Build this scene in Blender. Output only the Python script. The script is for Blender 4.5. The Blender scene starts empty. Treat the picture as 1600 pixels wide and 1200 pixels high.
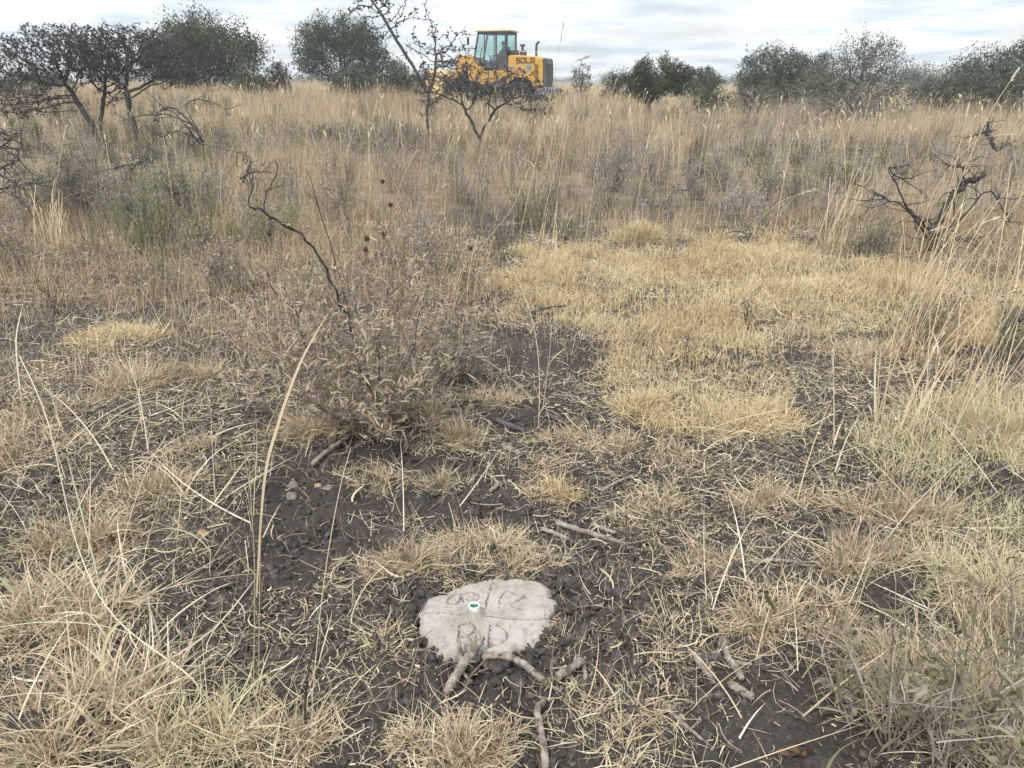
import bpy, bmesh, math, random
import numpy as np
from mathutils import Vector, Matrix, Euler

# ------------------------------------------------------------------ camera, sky, sun, exposure
S = bpy.context.scene
COL = S.collection
R = math.radians
FPX, CX, CY = 1232.0, 800.0, 600.0          # focal length and centre of the 1600 x 1200 photograph
PITCH, CAMH = R(21.1), 1.5
cam_d = bpy.data.cameras.new('camera'); cam = bpy.data.objects.new('camera', cam_d); COL.objects.link(cam)
cam_d.sensor_width = 36.0; cam_d.lens = 36.0*FPX/1600.0; cam_d.clip_start = 0.05; cam_d.clip_end = 3000
cam.location = (0, 0, CAMH); cam.rotation_euler = (math.pi/2-PITCH, 0, 0)
S.camera = cam
SUN_EL, SUN_AZ = R(52), R(215)               # azimuth clockwise from +Y: behind the camera, to the left
sun_d = bpy.data.lights.new('sun', 'SUN'); sun = bpy.data.objects.new('sun', sun_d); COL.objects.link(sun)
sun_d.energy = 2.8; sun_d.angle = R(5); sun_d.color = (1, .965, .91)
sd = Vector((math.sin(SUN_AZ)*math.cos(SUN_EL), math.cos(SUN_AZ)*math.cos(SUN_EL), math.sin(SUN_EL)))
sun.rotation_euler = sd.to_track_quat('Z', 'Y').to_euler(); sun.location = sd*30+Vector((0, 0, 20))
S.view_settings.view_transform = 'Standard'; S.view_settings.look = 'None'
S.view_settings.exposure = 0.55; S.view_settings.gamma = 1.0
S.cycles.max_bounces = 6; S.cycles.transparent_max_bounces = 12; S.cycles.volume_bounces = 1
S.cycles.diffuse_bounces = 3

W = bpy.data.worlds.new('World'); S.world = W; W.use_nodes = True
nt = W.node_tree; nt.nodes.clear()
def N(t, tree=None, **kw):
    n = (tree or nt).nodes.new(t)
    for k, v in kw.items(): setattr(n, k, v)
    return n
out = N('ShaderNodeOutputWorld')
sky = N('ShaderNodeTexSky', sky_type='NISHITA', sun_disc=False, sun_elevation=SUN_EL, sun_rotation=SUN_AZ,
        air_density=1.2, dust_density=2.0)
bg1 = N('ShaderNodeBackground'); bg1.inputs[1].default_value = 0.07
nt.links.new(sky.outputs[0], bg1.inputs[0])
tc = N('ShaderNodeTexCoord'); sep = N('ShaderNodeSeparateXYZ'); nt.links.new(tc.outputs['Generated'], sep.inputs[0])
den = N('ShaderNodeMath', operation='MAXIMUM'); den.inputs[1].default_value = 0.0; nt.links.new(sep.outputs[2], den.inputs[0])
den2 = N('ShaderNodeMath', operation='ADD'); den2.inputs[1].default_value = 0.085; nt.links.new(den.outputs[0], den2.inputs[0])
dx = N('ShaderNodeMath', operation='DIVIDE'); dy = N('ShaderNodeMath', operation='DIVIDE')
for d, i in ((dx, 0), (dy, 1)):
    nt.links.new(sep.outputs[i], d.inputs[0]); nt.links.new(den2.outputs[0], d.inputs[1])
cmb = N('ShaderNodeCombineXYZ'); nt.links.new(dx.outputs[0], cmb.inputs[0]); nt.links.new(dy.outputs[0], cmb.inputs[1])
nz = N('ShaderNodeTexNoise'); nz.inputs['Scale'].default_value = 0.52; nz.inputs['Detail'].default_value = 9; nz.inputs['Roughness'].default_value = 0.56
nt.links.new(cmb.outputs[0], nz.inputs['Vector'])
cov = N('ShaderNodeValToRGB'); cov.color_ramp.elements[0].position = .33; cov.color_ramp.elements[1].position = .55
cov.color_ramp.elements[0].color = (.62, .62, .62, 1); cov.color_ramp.elements[1].color = (1, 1, 1, 1)
nt.links.new(nz.outputs[0], cov.inputs[0])
nz2 = N('ShaderNodeTexNoise'); nz2.inputs['Scale'].default_value = 1.0; nz2.inputs['Detail'].default_value = 8
mp = N('ShaderNodeMapping'); mp.inputs['Location'].default_value = (3.7, 8.1, 2.0); nt.links.new(cmb.outputs[0], mp.inputs[0]); nt.links.new(mp.outputs[0], nz2.inputs['Vector'])
cc = N('ShaderNodeValToRGB'); e = cc.color_ramp.elements
e[0].position = .38; e[0].color = (.62, .71, .79, 1); e[1].position = .66; e[1].color = (1, 1, 1, 1)
m_ = e.new(.5); m_.color = (.83, .89, .94, 1)
nt.links.new(nz2.outputs[0], cc.inputs[0])
bg2 = N('ShaderNodeBackground'); nt.links.new(cc.outputs[0], bg2.inputs[0])
lum = N('ShaderNodeMath', operation='MULTIPLY_ADD'); lum.inputs[1].default_value = .8; lum.inputs[2].default_value = .78   # an overcast sky brightens towards the zenith
nt.links.new(den.outputs[0], lum.inputs[0]); nt.links.new(lum.outputs[0], bg2.inputs[1])
mx = N('ShaderNodeMixShader'); nt.links.new(cov.outputs[0], mx.inputs[0]); nt.links.new(bg1.outputs[0], mx.inputs[1]); nt.links.new(bg2.outputs[0], mx.inputs[2])
nt.links.new(mx.outputs[0], out.inputs[0])

# ------------------------------------------------------------------ geometry helpers
rng = np.random.default_rng(7); random.seed(7)
PI = math.pi
sp_, cp_ = math.sin(PITCH), math.cos(PITCH)
def ray(px, py):
    a, b = (px-CX)/FPX, (CY-py)/FPX
    return np.array([a, cp_+b*sp_, -sp_+b*cp_])
def gp(px, py, z=0.0):                       # where a sight line of the photograph meets height z
    d = ray(px, py); t = (z-CAMH)/d[2]
    return np.array([d[0]*t, d[1]*t, z])
def at(px, py, y):                           # the point of a sight line at distance y
    d = ray(px, py); t = y/d[1]
    return np.array([d[0]*t, y, CAMH+d[2]*t])
def proj(x, y, z=0.0):
    zz = z-CAMH
    dep = np.maximum(y*cp_-zz*sp_, 1e-3); up = y*sp_+zz*cp_
    return CX+FPX*x/dep, CY-FPX*up/dep

def vnoise(x, y, seed=0):
    xi = np.floor(x).astype(np.int64); yi = np.floor(y).astype(np.int64)
    fx = x-xi; fy = y-yi; fx = fx*fx*(3-2*fx); fy = fy*fy*(3-2*fy)
    def h(a, b):
        n = (a*374761393+b*668265263+seed*974634777) & 0xffffffff
        n = ((n ^ (n >> 13))*1274126177) & 0xffffffff
        n = n ^ (n >> 16)
        return (n & 0xffff)/65535.0
    return (h(xi, yi)*(1-fx)+h(xi+1, yi)*fx)*(1-fy)+(h(xi, yi+1)*(1-fx)+h(xi+1, yi+1)*fx)*fy
def fbm(x, y, o=4, seed=0):
    s = 0; a = .5; t = 0
    for i in range(o):
        s = s+a*vnoise(x*2**i+i*17.3, y*2**i-i*9.1, seed+i); t += a; a *= .5
    return s/t
def sstep(a, b, x): t = np.clip((x-a)/(b-a), 0, 1); return t*t*(3-2*t)
def inpoly(px, py, poly):
    r = np.zeros(np.shape(px), bool); n = len(poly); j = n-1
    for i in range(n):
        (xi, yi), (xj, yj) = poly[i], poly[j]
        if yi != yj:
            c = ((yi > py) != (yj > py)) & (px < (xj-xi)*(py-yi)/(yj-yi)+xi)
            r ^= c
        j = i
    return r

MK = gp(765, 968)                             # the marker's centre on the ground
CLOD = [gp(960, 930), gp(1010, 1000), gp(900, 900)]
def swell(x, y):                              # the field rises a little towards the loader and the left
    return sstep(13, 30, y)*(.36*(1-sstep(1.5, 7, x))+.16*sstep(-1, -10, x))
def hz(x, y):
    x = np.asarray(x, float); y = np.asarray(y, float)
    near = 1-sstep(5, 11, y)
    h = .05*(fbm(x*.35, y*.35, 3, 3)-.5)+near*(.05*(fbm(x*2.1, y*2.1, 4, 5)-.5))
    d = np.hypot(x-MK[0], (y-MK[1])*.95)
    h = h*sstep(.15, .5, d)
    h = h+.030*np.exp(-((d-.31)/.07)**2)*(.3+fbm(x*5, y*5, 2, 9))
    h = h+swell(x, y)
    for c, r_, a in ((gp(1190, 930), .22, .06), (gp(960, 950), .16, .04), (gp(1480, 900), .6, .05), (gp(640, 640), .5, .05), (gp(730, 850), .2, .02)):
        h = h+a*np.exp(-(((x-c[0])/r_)**2+((y-c[1])/r_)**2))
    return h
def hz1(x, y): return float(hz(np.array([x]), np.array([y]))[0])
def g(px, py, dz=0.0):
    p = gp(px, py, dz)
    for _ in range(3): p = gp(px, py, hz1(p[0], p[1])+dz)
    return p

# ------------------------------------------------------------------ materials
def mat(name):
    m = bpy.data.materials.new(name); m.use_nodes = True
    b = m.node_tree.nodes['Principled BSDF']; b.inputs['Roughness'].default_value = .85
    b.inputs['Specular IOR Level'].default_value = .25
    return m, m.node_tree, b
def ramp(t, cols):
    r = t.nodes.new('ShaderNodeValToRGB'); e = r.color_ramp.elements
    while len(e) < len(cols): e.new(.5)
    for k, (p, c) in enumerate(cols): e[k].position = p; e[k].color = (*c, 1)
    return r
def tint_mat(name, cols, transl=.25, rough=.8):
    """colour from a per-blade number, with a little light let through"""
    m, t, b = mat(name); b.inputs['Roughness'].default_value = rough
    a = t.nodes.new('ShaderNodeAttribute'); a.attribute_name = 'tint'
    r = ramp(t, cols); t.links.new(a.outputs['Fac'], r.inputs[0])
    t.links.new(r.outputs[0], b.inputs['Base Color'])
    if transl:
        tr = t.nodes.new('ShaderNodeBsdfTranslucent'); t.links.new(r.outputs[0], tr.inputs[0])
        mx = t.nodes.new('ShaderNodeMixShader'); mx.inputs[0].default_value = transl
        o = t.nodes['Material Output']
        t.links.new(b.outputs[0], mx.inputs[1]); t.links.new(tr.outputs[0], mx.inputs[2]); t.links.new(mx.outputs[0], o.inputs[0])
    return m
def noise_mat(name, cols, scale=8, detail=6, bump=.3, bscale=40, rough=.9, dist=.004, coord='Object'):
    m, t, b = mat(name); b.inputs['Roughness'].default_value = rough
    tcn = t.nodes.new('ShaderNodeTexCoord')
    n = t.nodes.new('ShaderNodeTexNoise'); n.inputs['Scale'].default_value = scale; n.inputs['Detail'].default_value = detail
    t.links.new(tcn.outputs[coord], n.inputs['Vector'])
    r = ramp(t, cols); t.links.new(n.outputs[0], r.inputs[0]); t.links.new(r.outputs[0], b.inputs['Base Color'])
    if bump:
        n2 = t.nodes.new('ShaderNodeTexNoise'); n2.inputs['Scale'].default_value = bscale; n2.inputs['Detail'].default_value = 6
        t.links.new(tcn.outputs[coord], n2.inputs['Vector'])
        bp = t.nodes.new('ShaderNodeBump'); bp.inputs['Strength'].default_value = bump; bp.inputs['Distance'].default_value = dist
        t.links.new(n2.outputs[0], bp.inputs['Height']); t.links.new(bp.outputs[0], b.inputs['Normal'])
    return m
def paint(name, col, rough=.5, dirt=(.16, .13, .09), amt=.5, metal=0):
    m, t, b = mat(name); b.inputs['Roughness'].default_value = rough; b.inputs['Metallic'].default_value = metal
    tcn = t.nodes.new('ShaderNodeTexCoord'); n = t.nodes.new('ShaderNodeTexNoise'); n.inputs['Scale'].default_value = 2.5; n.inputs['Detail'].default_value = 8
    t.links.new(tcn.outputs['Object'], n.inputs['Vector'])
    r = ramp(t, [(.42, (0, 0, 0)), (.75, (amt, amt, amt))]); t.links.new(n.outputs[0], r.inputs[0])
    mx = t.nodes.new('ShaderNodeMix'); mx.data_type = 'RGBA'
    mx.inputs[6].default_value = (*col, 1); mx.inputs[7].default_value = (*dirt, 1)
    t.links.new(r.outputs[0], mx.inputs[0]); t.links.new(mx.outputs[2], b.inputs['Base Color'])
    return m

M = {}
M['straw'] = tint_mat('dry_straw', [(0, (0.146, 0.110, 0.084)), (.25, (0.336, 0.249, 0.174)), (.5, (0.493, 0.394, 0.267)), (.75, (0.605, 0.505, 0.353)), (.92, (0.717, 0.650, 0.521)), (1, (0.336, 0.371, 0.186))])
M['savanna'] = tint_mat('tall_dry_grass', [(0, (0.203, 0.141, 0.094)), (.3, (0.386, 0.283, 0.180)), (.6, (0.518, 0.406, 0.255)), (.85, (0.610, 0.499, 0.339)), (1, (0.345, 0.332, 0.189))])
M['mat'] = tint_mat('yellow_mat_grass', [(0, (0.358, 0.249, 0.131)), (.3, (0.515, 0.396, 0.225)), (.65, (0.605, 0.504, 0.308)), (.85, (0.605, 0.538, 0.340)), (1, (0.381, 0.385, 0.209))])
M['greengrass'] = tint_mat('half_green_grass', [(0, (.36, .28, .17)), (.4, (.52, .445, .285)), (.75, (.53, .475, .30)), (1, (.33, .35, .18))])
M['brownleaf'] = tint_mat('withered_leaf', [(0, (0.127, 0.086, 0.062)), (.35, (0.263, 0.191, 0.136)), (.7, (0.408, 0.320, 0.235)), (.9, (0.311, 0.295, 0.204)), (1, (0.195, 0.220, 0.120))])
M['greyleaf'] = tint_mat('grey_green_leaf', [(0, (0.096, 0.080, 0.052)), (.3, (0.136, 0.132, 0.076)), (.55, (0.188, 0.172, 0.120)), (.85, (0.264, 0.220, 0.164)), (1, (0.120, 0.152, 0.060))])
M['greenleaf'] = tint_mat('dull_green_leaf', [(0, (0.112, 0.127, 0.069)), (.5, (0.200, 0.218, 0.125)), (.8, (0.300, 0.287, 0.188)), (1, (0.413, 0.322, 0.225))])
M['freshleaf'] = tint_mat('fresh_leaf', [(0, (.22, .30, .06)), (1, (.36, .42, .10))], .4)
M['acacia'] = tint_mat('acacia_foliage', [(0, (.030, .038, .020)), (.45, (.055, .068, .032)), (.8, (.095, .105, .050)), (1, (.15, .135, .085))], .2)
M['palegreen'] = tint_mat('grey_acacia_foliage', [(0, (.05, .058, .040)), (.5, (.085, .10, .062)), (.85, (.13, .14, .09)), (1, (.17, .15, .115))], .2)
M['twig'] = tint_mat('grey_twig', [(0, (0.115, 0.101, 0.094)), (.6, (0.230, 0.201, 0.189)), (1, (0.345, 0.310, 0.295))], 0)
M['paletwig'] = tint_mat('bleached_twig', [(0, (.15, .125, .105)), (.6, (.27, .23, .195)), (1, (.38, .335, .285))], 0)
M['bark'] = noise_mat('thorn_bark', [(.3, (.038, .035, .036)), (.7, (.10, .092, .092))], 22, 6, .5, 60)
M['burnt'] = noise_mat('burnt_bark', [(.3, (.018, .016, .015)), (.55, (.05, .042, .038)), (.75, (.13, .108, .094))], 30, 6, .6, 90)
M['deadwood'] = noise_mat('dead_wood', [(.32, (.07, .056, .045)), (.45, (.17, .14, .115)), (.6, (.265, .225, .19)), (.75, (.38, .335, .285))], 42, 9, .9, 150, dist=.005)
M['gall'] = noise_mat('dark_gall', [(.3, (.022, .021, .024)), (.7, (.058, .054, .058))], 30, 4, .3, 60)
M['clod'] = noise_mat('soil_clod', [(.3, (.019, .0165, .015)), (.52, (.047, .0415, .0375)), (.75, (.105, .092, .082))], 30, 8, .6, 140, dist=.004)
M['stone'] = noise_mat('grey_stone', [(.3, (.10, .09, .08)), (.7, (.20, .18, .16))], 60, 8, .5, 120)
M['ochre'] = noise_mat('ochre_stone', [(.3, (.20, .13, .075)), (.7, (.34, .25, .165))], 60, 8, .4, 120)
M['seedball'] = noise_mat('russet_seed_head', [(.3, (.045, .018, .010)), (.7, (.11, .045, .022))], 160, 4, .8, 300)
M['plume'] = tint_mat('seed_plume', [(0, (.50, .42, .30)), (1, (.70, .63, .50))], .35)
M['deadleaf'] = tint_mat('russet_dead_leaf', [(0, (0.070, 0.035, 0.018)), (1, (0.154, 0.087, 0.045))], .2)

# soil: dark cracking clay, straw mulch where the tall grass stands
m, t, b = mat('soil'); M['soil'] = m; b.inputs['Roughness'].default_value = .95
tcn = t.nodes.new('ShaderNodeTexCoord')
def tn(scale, detail=8, rough=.6):
    n = t.nodes.new('ShaderNodeTexNoise'); n.inputs['Scale'].default_value = scale; n.inputs['Detail'].default_value = detail; n.inputs['Roughness'].default_value = rough
    t.links.new(tcn.outputs['Object'], n.inputs['Vector']); return n
r1 = ramp(t, [(.30, (.021, .0175, .0155)), (.5, (.058, .0485, .0425)), (.70, (.128, .106, .090))]); mav = t.nodes.new('ShaderNodeMix'); mav.inputs[0].default_value = .55; t.links.new(tn(3.5, 9).outputs[0], mav.inputs[2]); t.links.new(tn(75, 8, .7).outputs[0], mav.inputs[3]); t.links.new(mav.outputs[0], r1.inputs[0])
r2 = ramp(t, [(.35, (.13, .098, .07)), (.65, (.27, .21, .145))]); t.links.new(tn(3).outputs[0], r2.inputs[0])
at_ = t.nodes.new('ShaderNodeAttribute'); at_.attribute_name = 'mulch'
mxs = t.nodes.new('ShaderNodeMix'); mxs.data_type = 'RGBA'
t.links.new(at_.outputs['Fac'], mxs.inputs[0]); t.links.new(r1.outputs[0], mxs.inputs[6]); t.links.new(r2.outputs[0], mxs.inputs[7])
vo = t.nodes.new('ShaderNodeTexVoronoi'); vo.inputs['Scale'].default_value = 95; t.links.new(tcn.outputs['Object'], vo.inputs['Vector'])
sp = ramp(t, [(.0, (1, 1, 1)), (.12, (1, 1, 1)), (.16, (0, 0, 0))]); t.links.new(vo.outputs['Distance'], sp.inputs[0])
gt = t.nodes.new('ShaderNodeMath'); gt.operation = 'GREATER_THAN'; gt.inputs[1].default_value = .86
sc_ = t.nodes.new('ShaderNodeSeparateColor'); t.links.new(vo.outputs['Color'], sc_.inputs[0]); t.links.new(sc_.outputs[0], gt.inputs[0])
mu = t.nodes.new('ShaderNodeMath'); mu.operation = 'MULTIPLY'; t.links.new(sp.outputs[0], mu.inputs[0]); t.links.new(gt.outputs[0], mu.inputs[1])
mx2 = t.nodes.new('ShaderNodeMix'); mx2.data_type = 'RGBA'; mx2.inputs[7].default_value = (.26, .22, .18, 1)
t.links.new(mu.outputs[0], mx2.inputs[0]); t.links.new(mxs.outputs[2], mx2.inputs[6]); t.links.new(mx2.outputs[2], b.inputs['Base Color'])
bp = t.nodes.new('ShaderNodeBump'); bp.inputs['Strength'].default_value = .9; bp.inputs['Distance'].default_value = .012
bp2 = t.nodes.new('ShaderNodeBump'); bp2.inputs['Strength'].default_value = .9; bp2.inputs['Distance'].default_value = .02
t.links.new(tn(150, 6, .7).outputs[0], bp.inputs['Height']); t.links.new(tn(38, 5).outputs[0], bp2.inputs['Height'])
t.links.new(bp2.outputs[0], bp.inputs['Normal']); t.links.new(bp.outputs[0], b.inputs['Normal'])

# ------------------------------------------------------------------ mesh building
class MB:
    def __init__(s): s.v = []; s.f3 = []; s.f4 = []; s.t = []; s.m3 = []; s.m4 = []; s.n = 0
    def add(s, v, q=None, tri=None, tint=.5, mi=0):
        v = np.asarray(v, float).reshape(-1, 3); s.v.append(v)
        s.t.append(np.broadcast_to(np.asarray(tint, float), (len(v),)).copy())
        if q is not None and len(q): q = np.asarray(q, np.int64).reshape(-1, 4); s.f4.append(q+s.n); s.m4.append(np.full(len(q), mi))
        if tri is not None and len(tri): tri = np.asarray(tri, np.int64).reshape(-1, 3); s.f3.append(tri+s.n); s.m3.append(np.full(len(tri), mi))
        s.n += len(v)
    def tube(s, pts, rad, sides=5, tint=.5, cap=True, mi=0, rough=0):
        p = np.asarray(pts, float); n = len(p)
        rad = np.broadcast_to(np.asarray(rad, float), (n,))
        d = np.gradient(p, axis=0) if n > 2 else np.repeat((p[1]-p[0])[None], 2, 0)
        d /= np.linalg.norm(d, axis=1)[:, None]+1e-9
        ref = np.array([0, 0, 1.]) if abs(d[:, 2]).mean() < .8 else np.array([1., 0, 0])
        a = np.cross(d, ref); a /= np.linalg.norm(a, axis=1)[:, None]+1e-9
        b = np.cross(d, a)
        th = np.arange(sides)*2*PI/sides
        v = p[:, None]+rad[:, None, None]*(a[:, None]*np.cos(th)[None, :, None]+b[:, None]*np.sin(th)[None, :, None])
        if rough: v = p[:, None]+(v-p[:, None])*(1+rng.normal(0, rough, (n, sides))+rng.normal(0, rough, (1, sides)))[..., None]
        i = np.arange(n-1)[:, None]*sides; j = np.arange(sides)[None]; k = (j+1) % sides
        q = np.stack([i+j, i+k, i+sides+k, i+sides+j], -1).reshape(-1, 4)
        v = v.reshape(-1, 3); tri = []
        if cap:
            v = np.vstack([v, p[:1], p[-1:]]); c0, c1 = n*sides, n*sides+1
            for jj in range(sides):
                kk = (jj+1) % sides
                tri += [(c0, kk, jj), (c1, (n-1)*sides+jj, (n-1)*sides+kk)]
        s.add(v, q, tri, tint, mi)
    def ribbons(s, base, az, L, Wd, lean, bend, seg=3, roll=None, twist=0, prof='blade', tint=.5, ground=True, mi=0):
        base = np.asarray(base, float); n = len(base)
        if n == 0: return
        bc = lambda x: np.broadcast_to(np.asarray(x, float), (n,))
        az, L, Wd, lean, bend, twist, tint = map(bc, (az, L, Wd, lean, bend, twist, tint))
        roll = rng.uniform(-.9, .9, n) if roll is None else bc(roll)
        P = [base]; dirs = []
        for k in range(seg+1):
            sN = k/seg
            a = lean+bend*sN; z = az+twist*sN
            d = np.stack([np.sin(a)*np.cos(z), np.sin(a)*np.sin(z), np.cos(a)], 1); dirs.append(d)
            if k < seg: P.append(P[-1]+d*(L/seg)[:, None])
        vs = []
        for k in range(seg+1):
            sN = k/seg; d = dirs[k]; z = az+twist*sN
            side = np.stack([-np.sin(z), np.cos(z), 0*z], 1); nor = np.cross(d, side)
            w = side*np.cos(roll)[:, None]+nor*np.sin(roll)[:, None]
            if prof == 'blade': f = (1-sN)**.6 if k < seg else .06
            elif prof == 'leaf': f = [.18, 1, .75, .08][min(3, int(round(sN*3)))] if seg == 3 else max(.08, math.sin(PI*(.06+.94*sN))**.8)
            elif prof == 'bristle': f = .3+.7*math.sin(PI*min(1, sN*1.0))
            else: f = 1.0 if 0 < k < seg else .75
            hw = (w*(Wd*f*.5)[:, None])
            vs += [P[k]-hw, P[k]+hw]
        V = np.stack(vs, 1)                       # n, 2(seg+1), 3
        if ground:
            gz = hz(V[..., 0], V[..., 1])+.002; V[..., 2] = np.maximum(V[..., 2], gz)
        kk = 2*(seg+1)
        q1 = np.array([[2*k, 2*k+1, 2*k+3, 2*k+2] for k in range(seg)])
        q = (np.arange(n)[:, None, None]*kk+q1[None]).reshape(-1, 4)
        s.add(V.reshape(-1, 3), q, None, np.repeat(tint, kk), mi)
    def lumps(s, c, r, sub=1, rough=.25, flat=.8, tint=.5, mi=0, coh=0):
        bm = bmesh.new(); bmesh.ops.create_icosphere(bm, subdivisions=sub, radius=1)
        v0 = np.array([x.co[:] for x in bm.verts]); f0 = np.array([[x.index for x in f.verts] for f in bm.faces]); bm.free()
        c = np.asarray(c, float); n = len(c); r = np.broadcast_to(np.asarray(r, float), (n,)); nv = len(v0)
        ang = rng.uniform(0, 2*PI, n); ca, sa = np.cos(ang), np.sin(ang)
        V = v0[None]*(1+rng.uniform(-rough, rough, (n, nv)))[..., None]*rng.uniform(.75, 1.25, (n, 1, 3))
        if coh:
            of = rng.uniform(0, 90, (n, 1)); w0 = V[..., 0]*1.5+of; w1 = V[..., 1]*1.5+V[..., 2]*1.1-of
            V = V*(1+coh*(fbm(w0, w1, 3, 3)-.5))[..., None]
        V[..., 2] *= flat
        X = V[..., 0]*ca[:, None]-V[..., 1]*sa[:, None]; Y = V[..., 0]*sa[:, None]+V[..., 1]*ca[:, None]
        V = np.stack([X, Y, V[..., 2]], -1)*r[:, None, None]+c[:, None]
        F = (np.arange(n)[:, None, None]*nv+f0[None]).reshape(-1, 3)
        s.add(V.reshape(-1, 3), None, F, np.repeat(np.broadcast_to(tint, (n,)), nv), mi)
    def box(s, c, size, rot=None, mi=0):
        v = np.array([[x, y, z] for x in (-.5, .5) for y in (-.5, .5) for z in (-.5, .5)])*np.asarray(size)
        if rot is not None: v = v@np.array(Euler(rot).to_matrix()).T
        s.add(v+np.asarray(c), [(0, 1, 3, 2), (4, 6, 7, 5), (0, 4, 5, 1), (2, 3, 7, 6), (0, 2, 6, 4), (1, 5, 7, 3)], None, .5, mi)
    def build(s, name, mats, parent=None, smooth=False, origin=None, bevel=0):
        me = bpy.data.meshes.new(name)
        v = np.vstack(s.v); o = np.zeros(3) if origin is None else np.asarray(origin, float)
        f4 = np.vstack(s.f4) if s.f4 else np.zeros((0, 4), np.int64); f3 = np.vstack(s.f3) if s.f3 else np.zeros((0, 3), np.int64)
        me.vertices.add(len(v)); me.vertices.foreach_set('co', (v-o).astype(np.float32).ravel())
        li = np.concatenate([f4.ravel(), f3.ravel()]).astype(np.int32)
        me.loops.add(len(li)); me.loops.foreach_set('vertex_index', li)
        npoly = len(f4)+len(f3); me.polygons.add(npoly)
        st = np.concatenate([np.arange(len(f4))*4, len(f4)*4+np.arange(len(f3))*3]).astype(np.int32)
        me.polygons.foreach_set('loop_start', st)
        mi = np.concatenate((s.m4 or [np.zeros(0)])+(s.m3 or [np.zeros(0)])).astype(np.int32)
        me.polygons.foreach_set('material_index', mi)
        me.polygons.foreach_set('use_smooth', np.full(npoly, smooth))
        a = me.attributes.new('tint', 'FLOAT', 'POINT'); a.data.foreach_set('value', np.concatenate(s.t).astype(np.float32))
        me.update(calc_edges=True); me.validate()
        ml = mats if isinstance(mats, (list, tuple)) else [mats]
        for q in ml: me.materials.append(q)
        ob = bpy.data.objects.new(name, me); COL.objects.link(ob)
        if parent is not None: ob.parent = parent
        if origin is not None: ob.location = o
        if bevel:
            bv = ob.modifiers.new('bevel', 'BEVEL'); bv.width = bevel; bv.segments = 2; bv.limit_method = 'ANGLE'
        return ob
def tag(o, label=None, cat=None, group=None, kind=None):
    if label: o['label'] = label
    if cat: o['category'] = cat
    if group: o['group'] = group
    if kind: o['kind'] = kind
    return o
def empty(name, loc, label, cat, group=None, rz=0):
    o = bpy.data.objects.new(name, None); COL.objects.link(o); o.location = loc; o.rotation_euler = (0, 0, rz); o.empty_display_size = .1
    return tag(o, label, cat, group)
def U(a, b, n=None): return rng.uniform(a, b, n)

# ------------------------------------------------------------------ the setting: ground
def axis(lo, hi, step, far, growth):
    a = list(np.arange(lo, hi, step)); s = step; x = a[-1]
    while x < far: s = min(s*growth, 60); x += s; a.append(x)
    s = step; x = lo; left = []
    while x > -far: s = min(s*growth, 60); x -= s; left.append(x)
    return np.array(left[::-1]+a)
xs = axis(-2.3, 2.3, .0085, 900, 1.10); ys = axis(1.0, 4.6, .0085, 1000, 1.045)
GX, GY = np.meshgrid(xs, ys)
Zb = hz(GX, GY)
nearm = sstep(.5, 1.0, GY)*(1-sstep(4.2, 6, GY))*(1-sstep(2.1, 2.8, np.abs(GX)))
bare = .6+.8*fbm(GX*1.7, GY*1.7, 2, 31)
fine = (fbm(GX*20, GY*20, 3, 41)-.5)*.034+(.25-np.abs(fbm(GX*48, GY*48, 2, 43)-.5))*.030
ppx, ppy = proj(GX, np.maximum(GY, .3))
dm = np.hypot(GX-MK[0], GY-MK[1])
Zg = Zb+nearm*fine*bare*sstep(.12, .26, dm)
mul = sstep(6.5, 11, GY+1.6*(fbm(GX*.6, GY*.6, 3, 51)-.5)*4)
dark = np.maximum(np.exp(-(((ppx-790)/150)**2+((ppy-350)/35)**2)), np.exp(-(((ppx-1090)/170)**2+((ppy-345)/30)**2)))
mul = np.clip(mul-1.1*dark*(GY > 3), 0, 1)
mul = np.maximum(mul, (GY < .2)*.6)
mb = MB(); nx, ny = len(xs), len(ys)
ii = (np.arange(ny-1)[:, None]*nx+np.arange(nx-1)[None])
mb.add(np.stack([GX, GY, Zg], -1).reshape(-1, 3), np.stack([ii, ii+1, ii+nx+1, ii+nx], -1).reshape(-1, 4))
gnd = mb.build('ground', M['soil'], smooth=True)
am = gnd.data.attributes.new('mulch', 'FLOAT', 'POINT'); am.data.foreach_set('value', mul.ravel().astype(np.float32))
tag(gnd, kind='structure')
del GX, GY, Zb, Zg, fine, bare, nearm, ppx, ppy

# ------------------------------------------------------------------ where the cover grows (read in the photograph, laid on the ground)
MATP = [(770, 440), (800, 395), (900, 385), (1000, 395), (1200, 372), (1400, 420), (1560, 455), (1800, 470), (1800, 540), (1600, 540), (1450, 560), (1260, 520), (1190, 560), (1260, 645), (1130, 685), (960, 655), (930, 600), (965, 550), (900, 500), (800, 480)]
MATR = [(1330, 690), (1400, 640), (1620, 620), (2100, 640), (2300, 1000), (1700, 1000), (1500, 930), (1400, 850)]
def wob(x, y, px, py, amt=30):
    s = 1+0*px
    return px+amt*2*(fbm(x*3, y*3, 3, 61)-.5), py+amt*2*(fbm(x*3+9, y*3-4, 3, 67)-.5)
def m_mat(x, y):
    px, py = wob(x, y, *proj(x, y), 38); k = inpoly(px, py, MATP)
    return k*(.30+.70*sstep(.34, .54, fbm(x*2.6, y*2.6, 4, 71)))
def m_matr(x, y):
    px, py = wob(x, y, *proj(x, y), 45); k = inpoly(px, py, MATR)
    return k*sstep(.28, .46, fbm(x*3, y*3, 3, 73))
def darkpatch(px, py):
    return np.maximum.reduce([np.exp(-(((px-790)/150)**2+((py-352)/36)**2)), np.exp(-(((px-1000)/120)**2+((py-322)/20)**2)), .9*np.exp(-(((px-860)/85)**2+((py-595)/55)**2)), np.exp(-(((px-1190)/120)**2+((py-378)/14)**2)), .8*np.exp(-(((px-20)/60)**2+((py-270)/60)**2))])
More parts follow.
